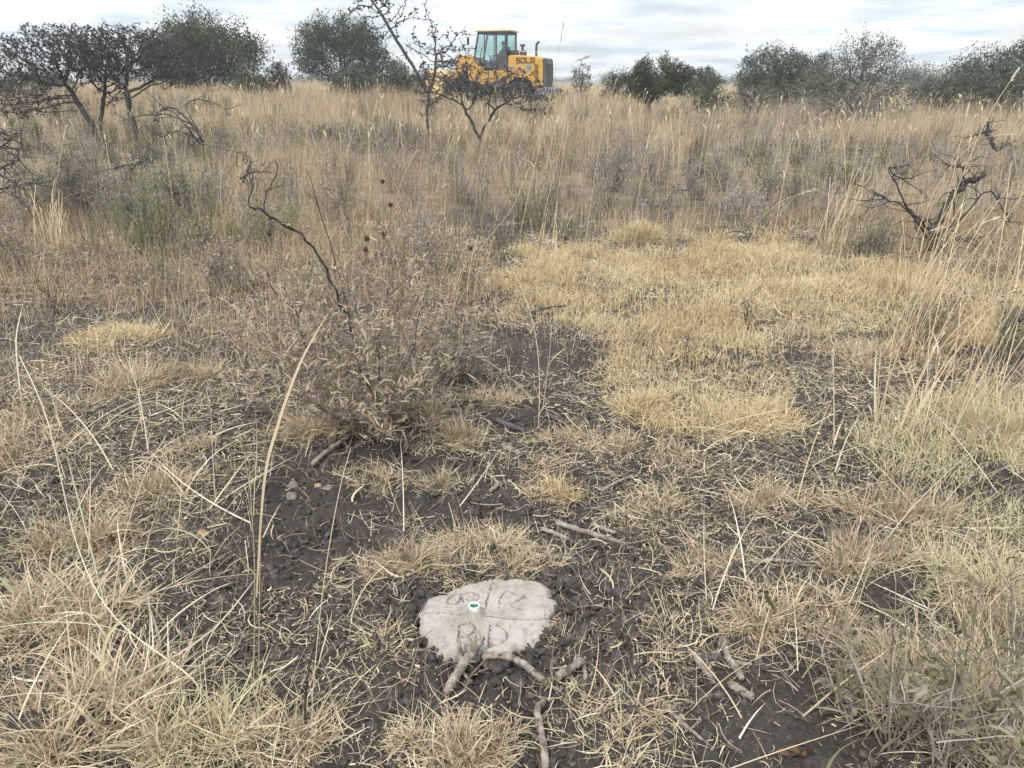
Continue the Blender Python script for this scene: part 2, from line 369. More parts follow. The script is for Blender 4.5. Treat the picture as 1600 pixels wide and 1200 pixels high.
def m_tall(x, y):
    px, py = proj(x, y)
    k = sstep(6.4, 11.0, y+3.5*(fbm(x*.7, y*.7, 3, 81)-.5))
    k = k*(1-.55*sstep(380, 300, px)*sstep(170, 215, py))*(1-.35*np.exp(-(((px-1200)/160)**2+((py-280)/45)**2)))
    return k*(1-.95*darkpatch(px, py))*(.35+.65*sstep(.32, .55, fbm(x*.9, y*.9, 3, 83)))
def m_mid(x, y):                               # 4 to 9 m: mixed dry herbs, thicker to the left and the far right
    px, py = proj(x, y)
    k = (.45+.55*np.maximum(sstep(760, 560, px), sstep(1150, 1350, px)*sstep(470, 400, py)))*sstep(660, 500, py)*(1-.7*darkpatch(px, py))
    return k*sstep(.28, .52, fbm(x*2.0, y*2.0, 3, 87))*(1-.8*inpoly(px, py, MATP))
def m_litter(x, y):
    px, py = proj(x, y)
    k = (.13+1.1*sstep(.38, .58, fbm(x*2.6, y*2.6, 3, 91)))*(1-.6*darkpatch(px, py))
    k = k*(1-.75*np.exp(-(((px-520)/170)**2+((py-830)/90)**2)))*(1-.7*np.exp(-(((px-960)/90)**2+((py-960)/70)**2)))
    k = k+.5*(px < 330)*(py > 560)
    return np.clip(k, 0, 1)*(np.hypot(x-MK[0], y-MK[1]) > .24)
def scatter(y0, y1, dens, mask, half=.92, pad=.6):
    n = int(dens*(half*(y1**2-y0**2)+2*pad*(y1-y0)))
    yy = np.sqrt(U(y0**2, y1**2, n)); xx = U(-1, 1, n)*(half*yy+pad)
    k = U(0, 1, n) < mask(xx, yy)
    xx, yy = xx[k], yy[k]
    return np.stack([xx, yy, hz(xx, yy)-.004], 1)
def tn_tint(p, s=1.2, seed=5, amp=.55, base=.25):
    return np.clip(base+amp*fbm(p[:, 0]*s, p[:, 1]*s, 3, seed)+U(-.28, .28, len(p)), 0, .97)

# tall savanna grass, thinner blades near and coarser ones far off
mb = MB()
for y0, y1, dn, w, h0, h1 in ((5.6, 7.2, 460, .0026, .14, .34), (7.2, 10, 480, .0030, .20, .52), (10, 15, 330, .0036, .34, .80), (15, 26, 170, .0052, .50, 1.02), (26, 46, 85, .0080, .62, 1.16), (46, 100, 26, .015, .5, 1.0), (100, 200, 5, .035, .6, 1.1)):
    p = scatter(y0, y1, dn, m_tall); n = len(p)
    tall = fbm(p[:, 0]*.5, p[:, 1]*.5, 3, 95)
    L = (h0+(h1-h0)*np.clip(tall*1.5-.25+U(-.25, .25, n), 0, 1))*U(.7, 1.15, n)
    green = U(0, 1, n) < .07*(fbm(p[:, 0]*.4, p[:, 1]*.4, 2, 99) > .52)
    tt = np.clip(tn_tint(p, .35, 97, .85, .05)+.5*(fbm(p[:, 0]*1.6, p[:, 1]*1.6, 3, 96)-.45), 0, .97); tt[green] = 1
    low = sstep(.55, .42, fbm(p[:, 0]*.33+5, p[:, 1]*.33, 3, 98))        # thin, trampled places
    kp = U(0, 1, n) > low*.55; L = L*(1-.35*low)
    mb.ribbons(p[kp], (rng.normal(.2, 1.6, n))[kp], L[kp], (w*U(.5, 1.5, n))[kp], np.abs(rng.normal(.04, .27, n))[kp], rng.normal(.3, .5, n)[kp], 4, tint=tt[kp])
tag(mb.build('tall_savanna_grass', M['savanna']), kind='stuff')
# grey and brown forbs growing through it
mf = MB(); ml = MB()
for y0, y1, dn in ((5.5, 10, 5.5), (10, 20, 3.6), (20, 45, 1.1)):
    b0 = scatter(y0, y1, dn, m_tall); nb = 26; p = np.repeat(b0, nb, 0); n = len(p); hh = np.repeat(U(.2, .55, len(b0))*(1+.012*b0[:, 1]), nb)
    p[:, :2] += rng.normal(0, .05, (n, 2)); az = U(0, 2*PI, n); ln = np.abs(rng.normal(.1, .35, n)); L = hh*U(.4, 1.1, n)
    tt = np.repeat(U(0, 1, len(b0)), nb)*.8+U(0, .2, n)
    mf.ribbons(p, az, L, .0022+.00042*p[:, 1], ln, rng.normal(.1, .3, n), 3, prof='straw', tint=tt)
    q = np.repeat(np.arange(n), 4); s_ = U(.25, 1, len(q)); c = p[q]+np.stack([np.sin(ln[q])*np.cos(az[q]), np.sin(ln[q])*np.sin(az[q]), np.cos(ln[q])], 1)*(L[q]*s_)[:, None]
    ml.ribbons(c, U(0, 2*PI, len(q)), (.020+.0018*p[q, 1])*U(.6, 1.4, len(q)), .006+.0006*p[q, 1], U(.2, 2, len(q)), .4, 2, prof='leaf', tint=np.clip(tt[q]+U(-.2, .2, len(q)), 0, 1))
tag(mf.build('field_forb_stems', M['twig']), kind='stuff'); tag(ml.build('field_forb_leaves', M['brownleaf']), kind='stuff')
# grey green herbs, thick on the left of the field
def m_herb(x, y):
    px, py = proj(x, y)
    k = np.maximum.reduce([.62*sstep(420, 280, px)*sstep(165, 210, py)*sstep(470, 400, py), .8*np.exp(-(((px-1220)/190)**2+((py-285)/45)**2)), .5*np.exp(-(((px-600)/160)**2+((py-235)/30)**2)), .35*np.exp(-(((px-1400)/200)**2+((py-440)/60)**2)), .08+0*px])
    return k*sstep(.36, .56, fbm(x*1.1, y*1.1, 3, 141))*(1-inpoly(px, py+10, MATP))
for nm, mk, sd in (('silvery_herbs', 'greyleaf', 0), ('green_herbs', 'greenleaf', 1)):
    ml = MB()
    for y0, y1, dn in ((5.2, 10, 5.5), (10, 18, 2.6), (18, 30, .8)):
        b0 = scatter(y0, y1, dn*(.6 if sd else 1), m_herb); nb = 34; p = np.repeat(b0, nb, 0); n = len(p); hh = np.repeat(U(.22, .62, len(b0)), nb)
        p[:, :2] += rng.normal(0, .06, (n, 2)); az = U(0, 2*PI, n); ln = np.abs(rng.normal(.05, .33, n)); L = hh*U(.5, 1.1, n); tt = np.clip(np.repeat(U(.1, .9, len(b0)), nb)+U(-.2, .2, n), 0, 1)
        ml.ribbons(p, az, L, .0020+.00038*p[:, 1], ln, rng.normal(.1, .3, n), 3, prof='straw', tint=tt)
        q = np.repeat(np.arange(n), 7); s_ = U(.2, 1, len(q)); c = p[q]+np.stack([np.sin(ln[q])*np.cos(az[q]), np.sin(ln[q])*np.sin(az[q]), np.cos(ln[q])], 1)*(L[q]*s_)[:, None]
        ml.ribbons(c, U(0, 2*PI, len(q)), (.026+.0016*p[q, 1])*U(.6, 1.4, len(q)), .0045+.0005*p[q, 1], U(.2, 1.4, len(q)), .5, 2, prof='leaf', tint=np.clip(tt[q]+U(-.25, .25, len(q)), 0, 1))
    tag(ml.build(nm, M[mk]), kind='stuff')
# seed stalks standing above it
mb = MB()
p = np.vstack([scatter(9, 20, 3.2, m_tall), scatter(20, 50, .9, m_tall)]); n = len(p)
L = U(.7, 1.15, n); az = U(0, 2*PI, n); ln = U(.02, .3, n); bd = U(.05, .5, n); w = .0024+.0002*p[:, 1]
mb.ribbons(p, az, L, w, ln, bd, 5, prof='straw', tint=U(.5, .95, n))
for k in range(n):
    tip = p[k].copy()
    for q in range(5):
        a = ln[k]+bd[k]*q/5; tip += np.array([math.sin(a)*math.cos(az[k]), math.sin(a)*math.sin(az[k]), math.cos(a)])*L[k]/5
    c = np.repeat(tip[None], 4, 0)
    mb.ribbons(c, az[k]+U(-.3, .3, 4), U(.08, .16, 4), .006+.0004*p[k, 1], ln[k]+bd[k]+U(-.1, .3, 4), .5, 2, prof='leaf', tint=U(.8, .95, 4))
tag(mb.build('seed_stalk_grass', M['savanna']), kind='stuff')

# dense short curly grass
def mat_grass(name, mask, y0, y1, dens, h0, h1, mk, wscale=1.0):
    mb = MB(); cl = scatter(y0, y1, dens, mask); nb = 9
    p = np.repeat(cl, nb, 0); n = len(p); sp = .022+.004*p[:, 1]
    p[:, 0] += rng.normal(0, 1, n)*sp; p[:, 1] += rng.normal(0, 1, n)*sp; p[:, 2] = hz(p[:, 0], p[:, 1])-.004
    L = np.repeat(U(h0, h1, len(cl))*(.6+.9*sstep(.3, .7, fbm(cl[:, 0]*3.1, cl[:, 1]*3.1, 3, 77))), nb)*U(.4, 1.3, n)
    tt = tn_tint(p, 2.2, 103, .8, .1); tt[U(0, 1, n) < .04] = 1
    mb.ribbons(p, U(0, 2*PI, n), L, wscale*(.0014+.00045*p[:, 1])*U(.7, 1.3, n), np.abs(rng.normal(.25, .45, n)), rng.normal(.9, .9, n), 3, twist=rng.normal(0, .8, n), tint=tt)
    return tag(mb.build(name, M[mk]), kind='stuff')
mat_grass('yellow_mat_grass', m_mat, 3.0, 8.2, 820, .045, .11, 'mat', 1.15)
mat_grass('half_green_grass', m_matr, 1.8, 4.0, 640, .05, .14, 'greengrass', 1.25)
# withered herbs and grass stubble of the middle distance
mb = MB()
for y0, y1, dn, h0, h1 in ((3.2, 5.2, 800, .05, .17), (5.2, 9.5, 620, .08, .32)):
    p = scatter(y0, y1, dn, m_mid); n = len(p)
    mb.ribbons(p, U(0, 2*PI, n), U(h0, h1, n)*U(.5, 1.2, n), (.0016+.00035*p[:, 1])*U(.6, 1.6, n), np.abs(rng.normal(.15, .4, n)), rng.normal(.3, .6, n), 3, tint=tn_tint(p, 1.2, 107, .7, .05))
    p2 = p[U(0, 1, n) < .45]; n2 = len(p2); p2 = p2+np.stack([0*p2[:, 0], 0*p2[:, 0], U(.0, h1*.7, n2)], 1)
    mb.ribbons(p2, U(0, 2*PI, n2), U(.015, .05, n2), U(.004, .010, n2), U(.3, 2.2, n2), U(-.5, 1, n2), 2, prof='leaf', tint=U(0, .9, n2))
tag(mb.build('withered_herbs', M['brownleaf']), kind='stuff')
mb = MB()
for y0, y1, dn, h0, h1 in ((3.2, 5.2, 620, .05, .20), (5.2, 9.5, 520, .10, .38)):
    p = scatter(y0, y1, dn, m_mid); n = len(p)
    mb.ribbons(p, U(0, 2*PI, n), U(h0, h1, n)*U(.5, 1.2, n), (.0014+.00035*p[:, 1])*U(.6, 1.5, n), np.abs(rng.normal(.15, .35, n)), rng.normal(.4, .6, n), 3, tint=tn_tint(p, 1.2, 109, .6, .2))
tag(mb.build('mid_field_straw_grass', M['savanna']), kind='stuff')
# loose straw lying about
mb = MB()
for y0, y1, dn, l0, l1 in ((1.2, 2.4, 3600, .010, .13), (2.4, 4.2, 3400, .012, .14), (4.2, 9, 1500, .025, .16)):
    p = scatter(y0, y1, dn, m_litter, pad=.8); n = len(p)
    p[:, 2] += U(.004, .026, n)
    L = l0+(l1-l0)*U(0, 1, n)**2.6
    mb.ribbons(p, U(0, 2*PI, n), L, (.0009+.00028*p[:, 1])*np.exp(rng.normal(0, .5, n)), U(1.3, 1.62, n), rng.normal(0, .5, n), 4, twist=rng.normal(0, 1.5, n), prof='straw', tint=np.clip(rng.beta(1.2, 1.4, n), 0, .97))
    c = p[U(0, 1, n) < .45]+rng.normal(0, .03, (int(0), 3)).sum(); c = np.repeat(c, 2, 0); m = len(c); c[:, :2] += rng.normal(0, .04, (m, 2)); c[:, 2] = hz(c[:, 0], c[:, 1])+U(.003, .016, m)
    mb.ribbons(c, U(0, 2*PI, m), U(.004, .022, m), (.0010+.00028*p[:, 1].mean())*np.exp(rng.normal(0, .5, m)), U(1.1, 1.7, m), rng.normal(0, .6, m), 2, prof='straw', tint=np.clip(rng.beta(1, 1.3, m), 0, .97))
tag(mb.build('straw_litter', M['straw']), kind='stuff')
mb = MB()                                       # sparse upright straws of the foreground
def m_up(x, y):
    px, py = proj(x, y)
    return np.clip(.10+.9*sstep(.46, .62, fbm(x*2.8, y*2.8, 3, 113))+.5*(px < 360)*sstep(.4, .55, fbm(x*4, y*4, 2, 115)), 0, 1)*(np.hypot(x-MK[0], y-MK[1]) > .26)
for y0, y1, dn in ((1.2, 2.6, 950), (2.6, 5.4, 900)):
    p = scatter(y0, y1, dn, m_up, pad=.8); n = len(p)
    mb.ribbons(p, U(0, 2*PI, n), U(.04, .16, n), (.0011+.0003*p[:, 1])*U(.6, 1.6, n), U(.1, 1.2, n), rng.normal(.5, .7, n), 4, twist=rng.normal(0, .5, n), tint=np.clip(rng.beta(2, 1.6, n), 0, .97))
tag(mb.build('sparse_straw_grass', M['straw']), kind='stuff')

mb = MB()                                       # long bleached blades lying criss-cross in the foreground
def m_long(x, y):
    px, py = proj(x, y)
    return np.clip(.9*(px < 420+90*(fbm(x*3, y*3, 2, 151)-.5))*(py > 600)+.35*(px > 1080)*(py > 640)+.10, 0, 1)*(np.hypot(x-MK[0], y-MK[1]) > .3)
p = scatter(1.25, 3.4, 62, m_long, pad=.4); n = len(p); p[:, 2] += U(0, .02, n)
mb.ribbons(p, U(0, 2*PI, n), U(.16, .50, n), U(.0022, .0060, n), U(.35, 1.5, n), rng.normal(.35, .45, n), 8, twist=rng.normal(0, .5, n), tint=np.clip(U(.45, 1.0, n), 0, .95))
p = scatter(1.25, 2.4, 22, m_long, pad=.4); n = len(p)
mb.ribbons(p, U(0, 2*PI, n), U(.12, .32, n), U(.004, .008, n), U(.1, .9, n), U(.3, 1.4, n), 8, twist=rng.normal(0, .4, n), tint=np.where(U(0, 1, n) < .35, 1.0, U(.5, .9, n)))
tag(mb.build('long_bleached_grass', M['straw']), kind='stuff')
# crumbs and clods of the black soil
mb = MB()
def m_clod(x, y):
    px, py = proj(x, y)
    return np.clip(.22+.8*sstep(.42, .62, fbm(x*3.3, y*3.3, 3, 121))+.3*np.exp(-(((px-960)/130)**2+((py-960)/90)**2)), 0, 1)*(np.hypot(x-MK[0], y-MK[1]) > .22)
p = scatter(1.25, 3.6, 5200, m_clod, pad=.8); n = len(p)
mb.lumps(p+np.stack([0*p[:, 0], 0*p[:, 0], U(.0, .012, n)], 1), .003+.014*U(0, 1, n)**2.8, 1, .2, coh=.8)
def m_pile(x, y):
    px, py = proj(x, y)
    return np.clip(np.exp(-(((px-965)/85)**2+((py-960)/75)**2))+.8*np.exp(-(((px-640)/45)**2+((py-960)/60)**2))+.7*np.exp(-(((px-40)/90)**2+((py-1150)/60)**2))+.5*np.exp(-(((px-850)/220)**2+((py-600)/45)**2)), 0, 1)*(np.hypot(x-MK[0], y-MK[1]) > .23)
p = scatter(1.3, 2.5, 4200, m_pile, pad=.8); n = len(p)
mb.lumps(p+np.stack([0*p[:, 0], 0*p[:, 0], U(0, .02, n)], 1), .004+.017*U(0, 1, n)**3, 2, .07, coh=1.3)
p = scatter(2.5, 5, 500, m_pile, pad=.8); n = len(p)
mb.lumps(p, .008+.02*U(0, 1, n)**2.5, 1, .2)
a = U(0, 2*PI, 420); r_ = U(.165, .25, 420); px_ = MK[0]+r_*1.15*np.cos(a); py_ = MK[1]+r_*1.0*np.sin(a)
mb.lumps(np.stack([px_, py_, hz(px_, py_)+U(.002, .022, 420)], 1), .005+.013*U(0, 1, 420)**2, 2, .07, coh=1.2)
tag(mb.build('soil_clods', M['clod']), kind='stuff')

# ------------------------------------------------------------------ trees
def colonize(attr, start, D, di, dk, iters=90, jit=.3, seed=0, grav=0.0):
    rg = np.random.default_rng(seed)
    nodes = [np.array(start[0], float)]; par = [-1]
    for q in range(1, len(start)):
        a, b = np.array(start[q-1], float), np.array(start[q], float); m = max(1, int(np.linalg.norm(b-a)/D))
        for k in range(1, m+1):
            nodes.append(a+(b-a)*k/m+(rg.normal(0, D*.12, 3) if k < m else 0)); par.append(len(nodes)-2)
    P = np.zeros((6000, 3)); n = len(nodes); P[:n] = nodes
    A = np.asarray(attr, float); d = np.linalg.norm(A[:, None]-P[None, :n], axis=2)
    ni = d.argmin(1); nd = d.min(1); alive = nd > dk
    for it in range(iters):
        use = alive & (nd < di)
        if not use.any(): break
        idx = ni[use]; v = A[use]-P[idx]; v /= np.linalg.norm(v, axis=1)[:, None]+1e-9
        acc = {}
        for q, w in zip(idx, v): acc[q] = acc.get(q, 0)+w
        new = []
        for q, w in acc.items():
            l = np.linalg.norm(w)
            if l < 1e-4: continue
            w = w/l+rg.normal(0, jit, 3)+np.array([0, 0, grav]); w /= np.linalg.norm(w)
            if n >= 5990: break
            P[n] = P[q]+w*D; par.append(q); new.append(n); n += 1
        if not new: break
        dd = np.linalg.norm(A[:, None]-P[None, new], axis=2); k = dd.argmin(1); m = dd.min(1)
        up = m < nd; nd[up] = m[up]; ni[up] = np.array(new)[k[up]]; alive &= nd > dk
    return P[:n].copy(), np.array(par)
def radii(P, par, tip, ex=2.3):
    n = len(P); r = np.zeros(n); ch = np.zeros(n, int)
    for i in range(n):
        if par[i] >= 0: ch[par[i]] += 1
    acc = np.zeros(n)
    for i in range(n-1, -1, -1):
        if ch[i] == 0: acc[i] += tip**ex
        r[i] = acc[i]**(1/ex)
        if par[i] >= 0: acc[par[i]] += acc[i]
    return r, ch
def skel_tubes(mb, P, par, r, minr=0, tint=.5, sides=5):
    n = len(P); kids = [[] for _ in range(n)]
    for i in range(n):
        if par[i] >= 0: kids[par[i]].append(i)
    stack = [(0, None)]
    while stack:
        i, pre = stack.pop(); ch = [] if pre is None else [pre]
        c = [i]
        while kids[i]:
            k = sorted(kids[i], key=lambda q: -r[q])
            for o in k[1:]: stack.append((o, i))
            i = k[0]; c.append(i)
        pts = ([P[pre]] if pre is not None else [])+[P[q] for q in c]
        rr = ([r[c[0]]] if pre is not None else [])+[r[q] for q in c]
        if len(pts) >= 2:
            rr = np.maximum(np.array(rr), minr)
            mb.tube(pts, rr, sides if rr[0] > .012 else 4 if rr[0] > .006 else 3, tint if np.isscalar(tint) else U(*tint), cap=False)
def ell(n, es, shell=.35, rg=rng):
    """points in a union of ellipsoids (cx,cy,cz,rx,ry,rz,weight), biased to the outside"""
    wts = np.array([e[6] if len(e) > 6 else e[3]*e[4]*e[5] for e in es]); wts = wts/wts.sum()
    out = []
    for e, w in zip(es, wts):
        m = max(1, int(n*w)); v = rg.normal(0, 1, (m, 3)); v /= np.linalg.norm(v, axis=1)[:, None]
        v *= (rg.uniform(shell**3, 1, m)**(1/3))[:, None]
        out.append(v*np.array(e[3:6])+np.array(e[:3]))
    return np.vstack(out)

def thorn_tree(label, base, trunks, env, natt, D=.11, tip=.0046, gall_p=.25, gall_r=(.009, .020), seed=1, group='bare whistling thorn trees', zmin=.35, wood='bark', dk=None, thorns=3):
    t = empty('thorn_tree', base, label, 'tree', group)
    rg = np.random.default_rng(seed); A = ell(natt, env, .3, rg); A = A[A[:, 2] > zmin]
    mt, mg = MB(), MB()
    for k, tr in enumerate(trunks):
        Ak = A if len(trunks) == 1 else A[np.array([min(range(len(trunks)), key=lambda j: np.linalg.norm(a-np.array(trunks[j][-1]))) for a in A]) == k]
        if not len(Ak): continue
        P, par = colonize(Ak, tr, D, 1.6, dk or D*1.3, 110, .27, seed+k)
        r, ch = radii(P, par, tip)
        skel_tubes(mt, P, par, r, 0, sides=7)
        ends = np.where(r < tip*3.2)[0]; ends = ends[len(tr):] if len(ends) > len(tr) else ends
        # short spiny side twigs
        q = np.repeat(ends, thorns); v = rg.normal(0, 1, (len(q), 3)); v /= np.linalg.norm(v, axis=1)[:, None]
        for a, w in zip(P[q], v):
            l = rg.uniform(.04, .13); m2 = a+w*l*.5+rg.normal(0, .01, 3)
            mt.tube([a, m2, a+w*l], [.0035, .003, .0015], 3, cap=False)
            if rg.uniform() < gall_p: mg.lumps((a+w*l*rg.uniform(.3, 1))[None], rg.uniform(*gall_r), 1, .12, 1.0)
        g2 = ends[rg.uniform(0, 1, len(ends)) < gall_p*1.2]
        if len(g2): mg.lumps(P[g2]+rg.normal(0, .01, (len(g2), 3)), rg.uniform(*gall_r, len(g2)), 1, .12, 1.0)
    mt.build('trunk', M[wood], t, smooth=True)
    if mg.n: mg.build('galls', M['gall'], t, smooth=True)
    return t

def leafy_tree(label, name, base, trunk, env, natt, nleaf, lsize, leafm, seed=1, D=.3, tip=.012, wood='bark', twigs=True, group=None, spread=.22, cat='tree'):
    t = empty(name, base, label, cat, group)
    rg = np.random.default_rng(seed); A = ell(natt, env, .25, rg); A = A[A[:, 2] > .15]
    # uneven crown: knock holes in it
    hole = fbm(A[:, 0]*1.1+seed, A[:, 2]*1.3+A[:, 1]*.7, 3, seed)
    A = A[hole > .34]
    P, par = colonize(A, trunk, D, 3.2, D*1.2, 90, .3, seed); r, ch = radii(P, par, tip)
    mt = MB(); skel_tubes(mt, P, par, r, 0, (.0, .7), sides=6)
    mt.build('trunk', M[wood], t, smooth=True)
    if nleaf:
        ends = np.where(r < tip*3)[0]
        c = P[rg.choice(ends, nleaf//7+1)]; c = np.repeat(c, 7, 0)[:nleaf]+0
        cl = np.repeat(rg.normal(0, spread, (nleaf//7+1, 3)), 7, 0)[:nleaf]
        c = c+cl+rg.normal(0, spread*.45, c.shape)
        n = len(c)
        tt = np.clip(.45+.9*(fbm(c[:, 0]*1.3+seed, c[:, 2]*1.7+c[:, 1], 3, seed+5)-.5)+rg.uniform(-.28, .28, n), 0, 1)
        ml = MB(); ml.ribbons(c, U(0, 2*PI, n), lsize*U(.6, 1.5, n), lsize*.42*U(.6, 1.4, n), U(.2, 2.2, n), U(-.5, .8, n), 2, prof='leaf', tint=tt, ground=False)
        ml.build('crown', M[leafm], t)
    return t

def B(px, d): return np.array([(px-CX)/FPX*(d*cp_+1.5*sp_)*1.0, d, hz1((px-CX)/FPX*d*cp_, d)])
def K(d): return FPX/(d*cp_+.5)                   # photograph pixels to a metre at distance d

# whistling thorns of the middle distance
b = B(222, 17); 
thorn_tree('spreading thorn tree with one dark trunk, right of the two-stemmed one', b,
    [[(0, 0, -.1), (-.05, 0, .5), (-.09, 0, 1.0), (-.12, 0, 1.3)]], [(-.1, 0, 1.95, 1.35, 1.1, .55), (.85, .1, 1.7, .85, .7, .5)], 1500, D=.085, gall_p=.30, seed=11, thorns=5)
b = B(150, 17.5)
thorn_tree('broad thorn tree on two leaning stems with drooping dark twigs, leftmost of the pair', b,
    [[(.1, 0, -.1), (.05, 0, .5), (-.35, 0, 1.3)], [(.13, .05, -.1), (.2, .05, .6), (.4, .1, 1.25)]],
    [(-.35, 0, 1.9, 1.45, 1.2, .62), (-1.35, .0, 1.35, .5, .6, .75), (.55, 0, 1.9, .7, .7, .5), (-.75, -.1, 1.0, .5, .4, .35, .12), (-1.6, 0, 1.0, .3, .4, .45, .12), (.7, -.2, 1.2, .4, .4, .35, .1)], 2300, D=.085, seed=12, zmin=.55, gall_p=.32, thorns=5)
b = B(668, 18)
thorn_tree('tall open thorn tree leaning left in front of the loader bucket', b,
    [[(0, 0, -.1), (.02, 0, .6), (.04, 0, 1.15), (-.2, 0, 1.62), (-.62, 0, 2.3), (-1.0, .05, 2.9)], [(.04, 0, .9), (.2, .05, 1.5), (.25, .1, 1.9)]],
    [(-.95, 0, 2.75, .75, .7, .65), (.35, .05, 2.0, .9, .8, .55), (-.25, .1, 3.0, .55, .5, .5), (.1, 0, 1.45, .5, .5, .3)], 380, D=.12, tip=.0065, gall_p=.34, gall_r=(.012, .024), seed=13, zmin=1.0, dk=.17)
b = B(748, 15.5)
thorn_tree('small dense thorn tree forking low, standing in front of the loader wheels', b,
    [[(0, 0, -.1), (.02, 0, .45), (-.12, 0, .75), (-.28, 0, 1.05)], [(.02, 0, .4), (.14, .02, .72), (.35, .05, 1.0)]],
    [(-.45, 0, 1.50, .78, .6, .40), (.38, .05, 1.38, .90, .7, .38), (1.05, .0, 1.12, .42, .5, .30), (-.95, 0, 1.15, .28, .3, .34)], 1050, D=.08, tip=.0037, seed=14, zmin=.6, gall_p=.24, gall_r=(.008, .017), thorns=4)

# trees of the background: (label, kind, px, distance, crown width px, top py, base height of crown, ...)
def bg(label, name, px, d, wpx, top, low, leafm, nleaf, ls, seed, lumps=5, flat=.5, wood='bark', tip=.012, D=None, natt=260, cat='tree', group='trees of the far bush line', shift=0):
    k = K(d); w = wpx/k/2; H = (125-top)/1415.0*d+1.5-float(swell((px-CX)/FPX*d*cp_, d)); rg = np.random.default_rng(seed)
    zc = low*H; env = [(0, 0, (H+zc)/2, w*.72, w*.65, (H-zc)/2*.96)]
    for q in range(lumps):
        a = rg.uniform(-1, 1); hh = math.sqrt(max(.05, 1-a*a))
        rr = rg.uniform(.22, .42)*w
        env.append((a*(w-rr), rg.uniform(-.6, .6)*w, zc+(H-zc)*rg.uniform(.15, .35)+(H-zc)*.52*hh*rg.uniform(.5, 1), rr, rr, min(rr*.8, (H-zc)*.45)))
    env = [(a, b_, min(c, H-f*.97), dd, e_, f) for a, b_, c, dd, e_, f in [x[:6] for x in env]]
    tr = [(shift, 0, -.1), (shift+rg.uniform(-.1, .1), 0, max(.25, zc*.6)), (rg.uniform(-.15, .15)*w, 0, zc+(H-zc)*.25)]
    return leafy_tree(label, name, B(px, d), tr, env, natt, nleaf, ls, leafm, seed, D or max(.16, w*.10), tip, wood, group=group, spread=max(.09, w*.062), cat=cat)
bg('big dark green acacia rising behind the two thorn trees on the left', 'acacia_tree', 325, 42, 255, 22, .10, 'acacia', 30000, .13, 21, 9, natt=600)
bg('rounded dark green acacia standing alone against the sky left of the loader', 'acacia_tree', 535, 50, 205, 27, .10, 'acacia', 27000, .14, 22, 9, natt=520)
bg('green tree cut off by the left edge of the view', 'acacia_tree', -18, 34, 60, 50, .1, 'palegreen', 4000, .11, 23, 4)
bg('low green bush in the gap between the two big acacias', 'bush', 440, 40, 60, 97, .05, 'palegreen', 3200, .10, 24, 4, cat='bush', group='low bushes of the far bush line')
bg('wide flat green bush under the lone rounded acacia', 'bush', 555, 38, 120, 100, .05, 'palegreen', 5000, .10, 25, 6, cat='bush', group='low bushes of the far bush line')
bg('flat topped green bush next to the loader bucket', 'bush', 625, 37, 90, 100, .05, 'palegreen', 4200, .10, 26, 5, cat='bush', group='low bushes of the far bush line')
bg('dark low bush beneath the big acacia behind the thorn trees', 'bush', 400, 36, 90, 112, .05, 'acacia', 3600, .10, 27, 5, cat='bush', group='low bushes of the far bush line')
bg('bare round bush on the skyline just right of the loader', 'bare_bush', 909, 48, 50, 97, .08, 'palegreen', 1500, .09, 28, 4, tip=.016, D=.2, natt=260, cat='bush', group='low bushes of the far bush line')
bg('small dark bush left of the forked acacia on the right', 'bush', 960, 40, 52, 110, .05, 'acacia', 2600, .10, 29, 4, cat='bush', group='low bushes of the far bush line')
bg('forked acacia with a flat leafy crown and dark stems showing below', 'acacia_tree', 1025, 30, 135, 88, .34, 'acacia', 10000, .085, 30, 6, natt=300, shift=-.25)
bg('hazy grey green acacia behind the forked one', 'acacia_tree', 1085, 48, 105, 100, .06, 'palegreen', 8500, .13, 31, 5)
bg('grey green acacia left of the tall bare tree', 'acacia_tree', 1205, 40, 165, 72, .04, 'palegreen', 17000, .11, 32, 6, natt=420)
bg('dark bush with bare twigs at the foot of the grey green acacia', 'bush', 1175, 34, 100, 112, .04, 'acacia', 3000, .09, 33, 5, cat='bush', group='low bushes of the far bush line', natt=320)
bg('tall grey tree with bare twigs reaching up on the right', 'bare_tree', 1330, 30, 205, 44, .02, 'palegreen', 11000, .075, 34, 10, wood='twig', tip=.0075, D=.13, natt=3200)
bg('leafy acacia just left of the tall bare tree', 'acacia_tree', 1275, 33, 95, 80, .05, 'palegreen', 6500, .09, 35, 4)
bg('small grey bush in the gap right of the tall bare tree', 'bush', 1437, 42, 60, 120, .05, 'palegreen', 2600, .11, 36, 4, cat='bush', group='low bushes of the far bush line')
bg('large spreading acacia at the right edge of the view', 'acacia_tree', 1560, 36, 225, 64, .10, 'palegreen', 20000, .11, 37, 8, natt=600)
bg('bright low green bush under the acacia at the right edge', 'bush', 1590, 31, 70, 147, .05, 'palegreen', 2600, .08, 38, 4, cat='bush', group='low bushes of the far bush line')
bg('dark low thicket under the hazy acacia behind the forked one', 'bush', 1105, 33, 90, 135, .04, 'acacia', 2400, .08, 39, 5, cat='bush', group='low bushes of the far bush line')
bg('low dark thicket at the foot of the acacia on the right edge', 'bush', 1495, 33, 110, 138, .04, 'acacia', 2600, .08, 40, 5, cat='bush', group='low bushes of the far bush line')
bg('grey leafless thicket between the two acacias left of the tall bare tree', 'bare_bush', 1180, 31, 130, 128, .02, 'palegreen', 1500, .07, 43, 6, wood='twig', tip=.007, D=.13, natt=900, cat='bush', group='low bushes of the far bush line')
bg('grey leafless thicket at the foot of the tall bare tree', 'bare_bush', 1330, 28, 170, 122, .02, 'palegreen', 1800, .06, 44, 7, wood='twig', tip=.007, D=.12, natt=1200, cat='bush', group='low bushes of the far bush line')
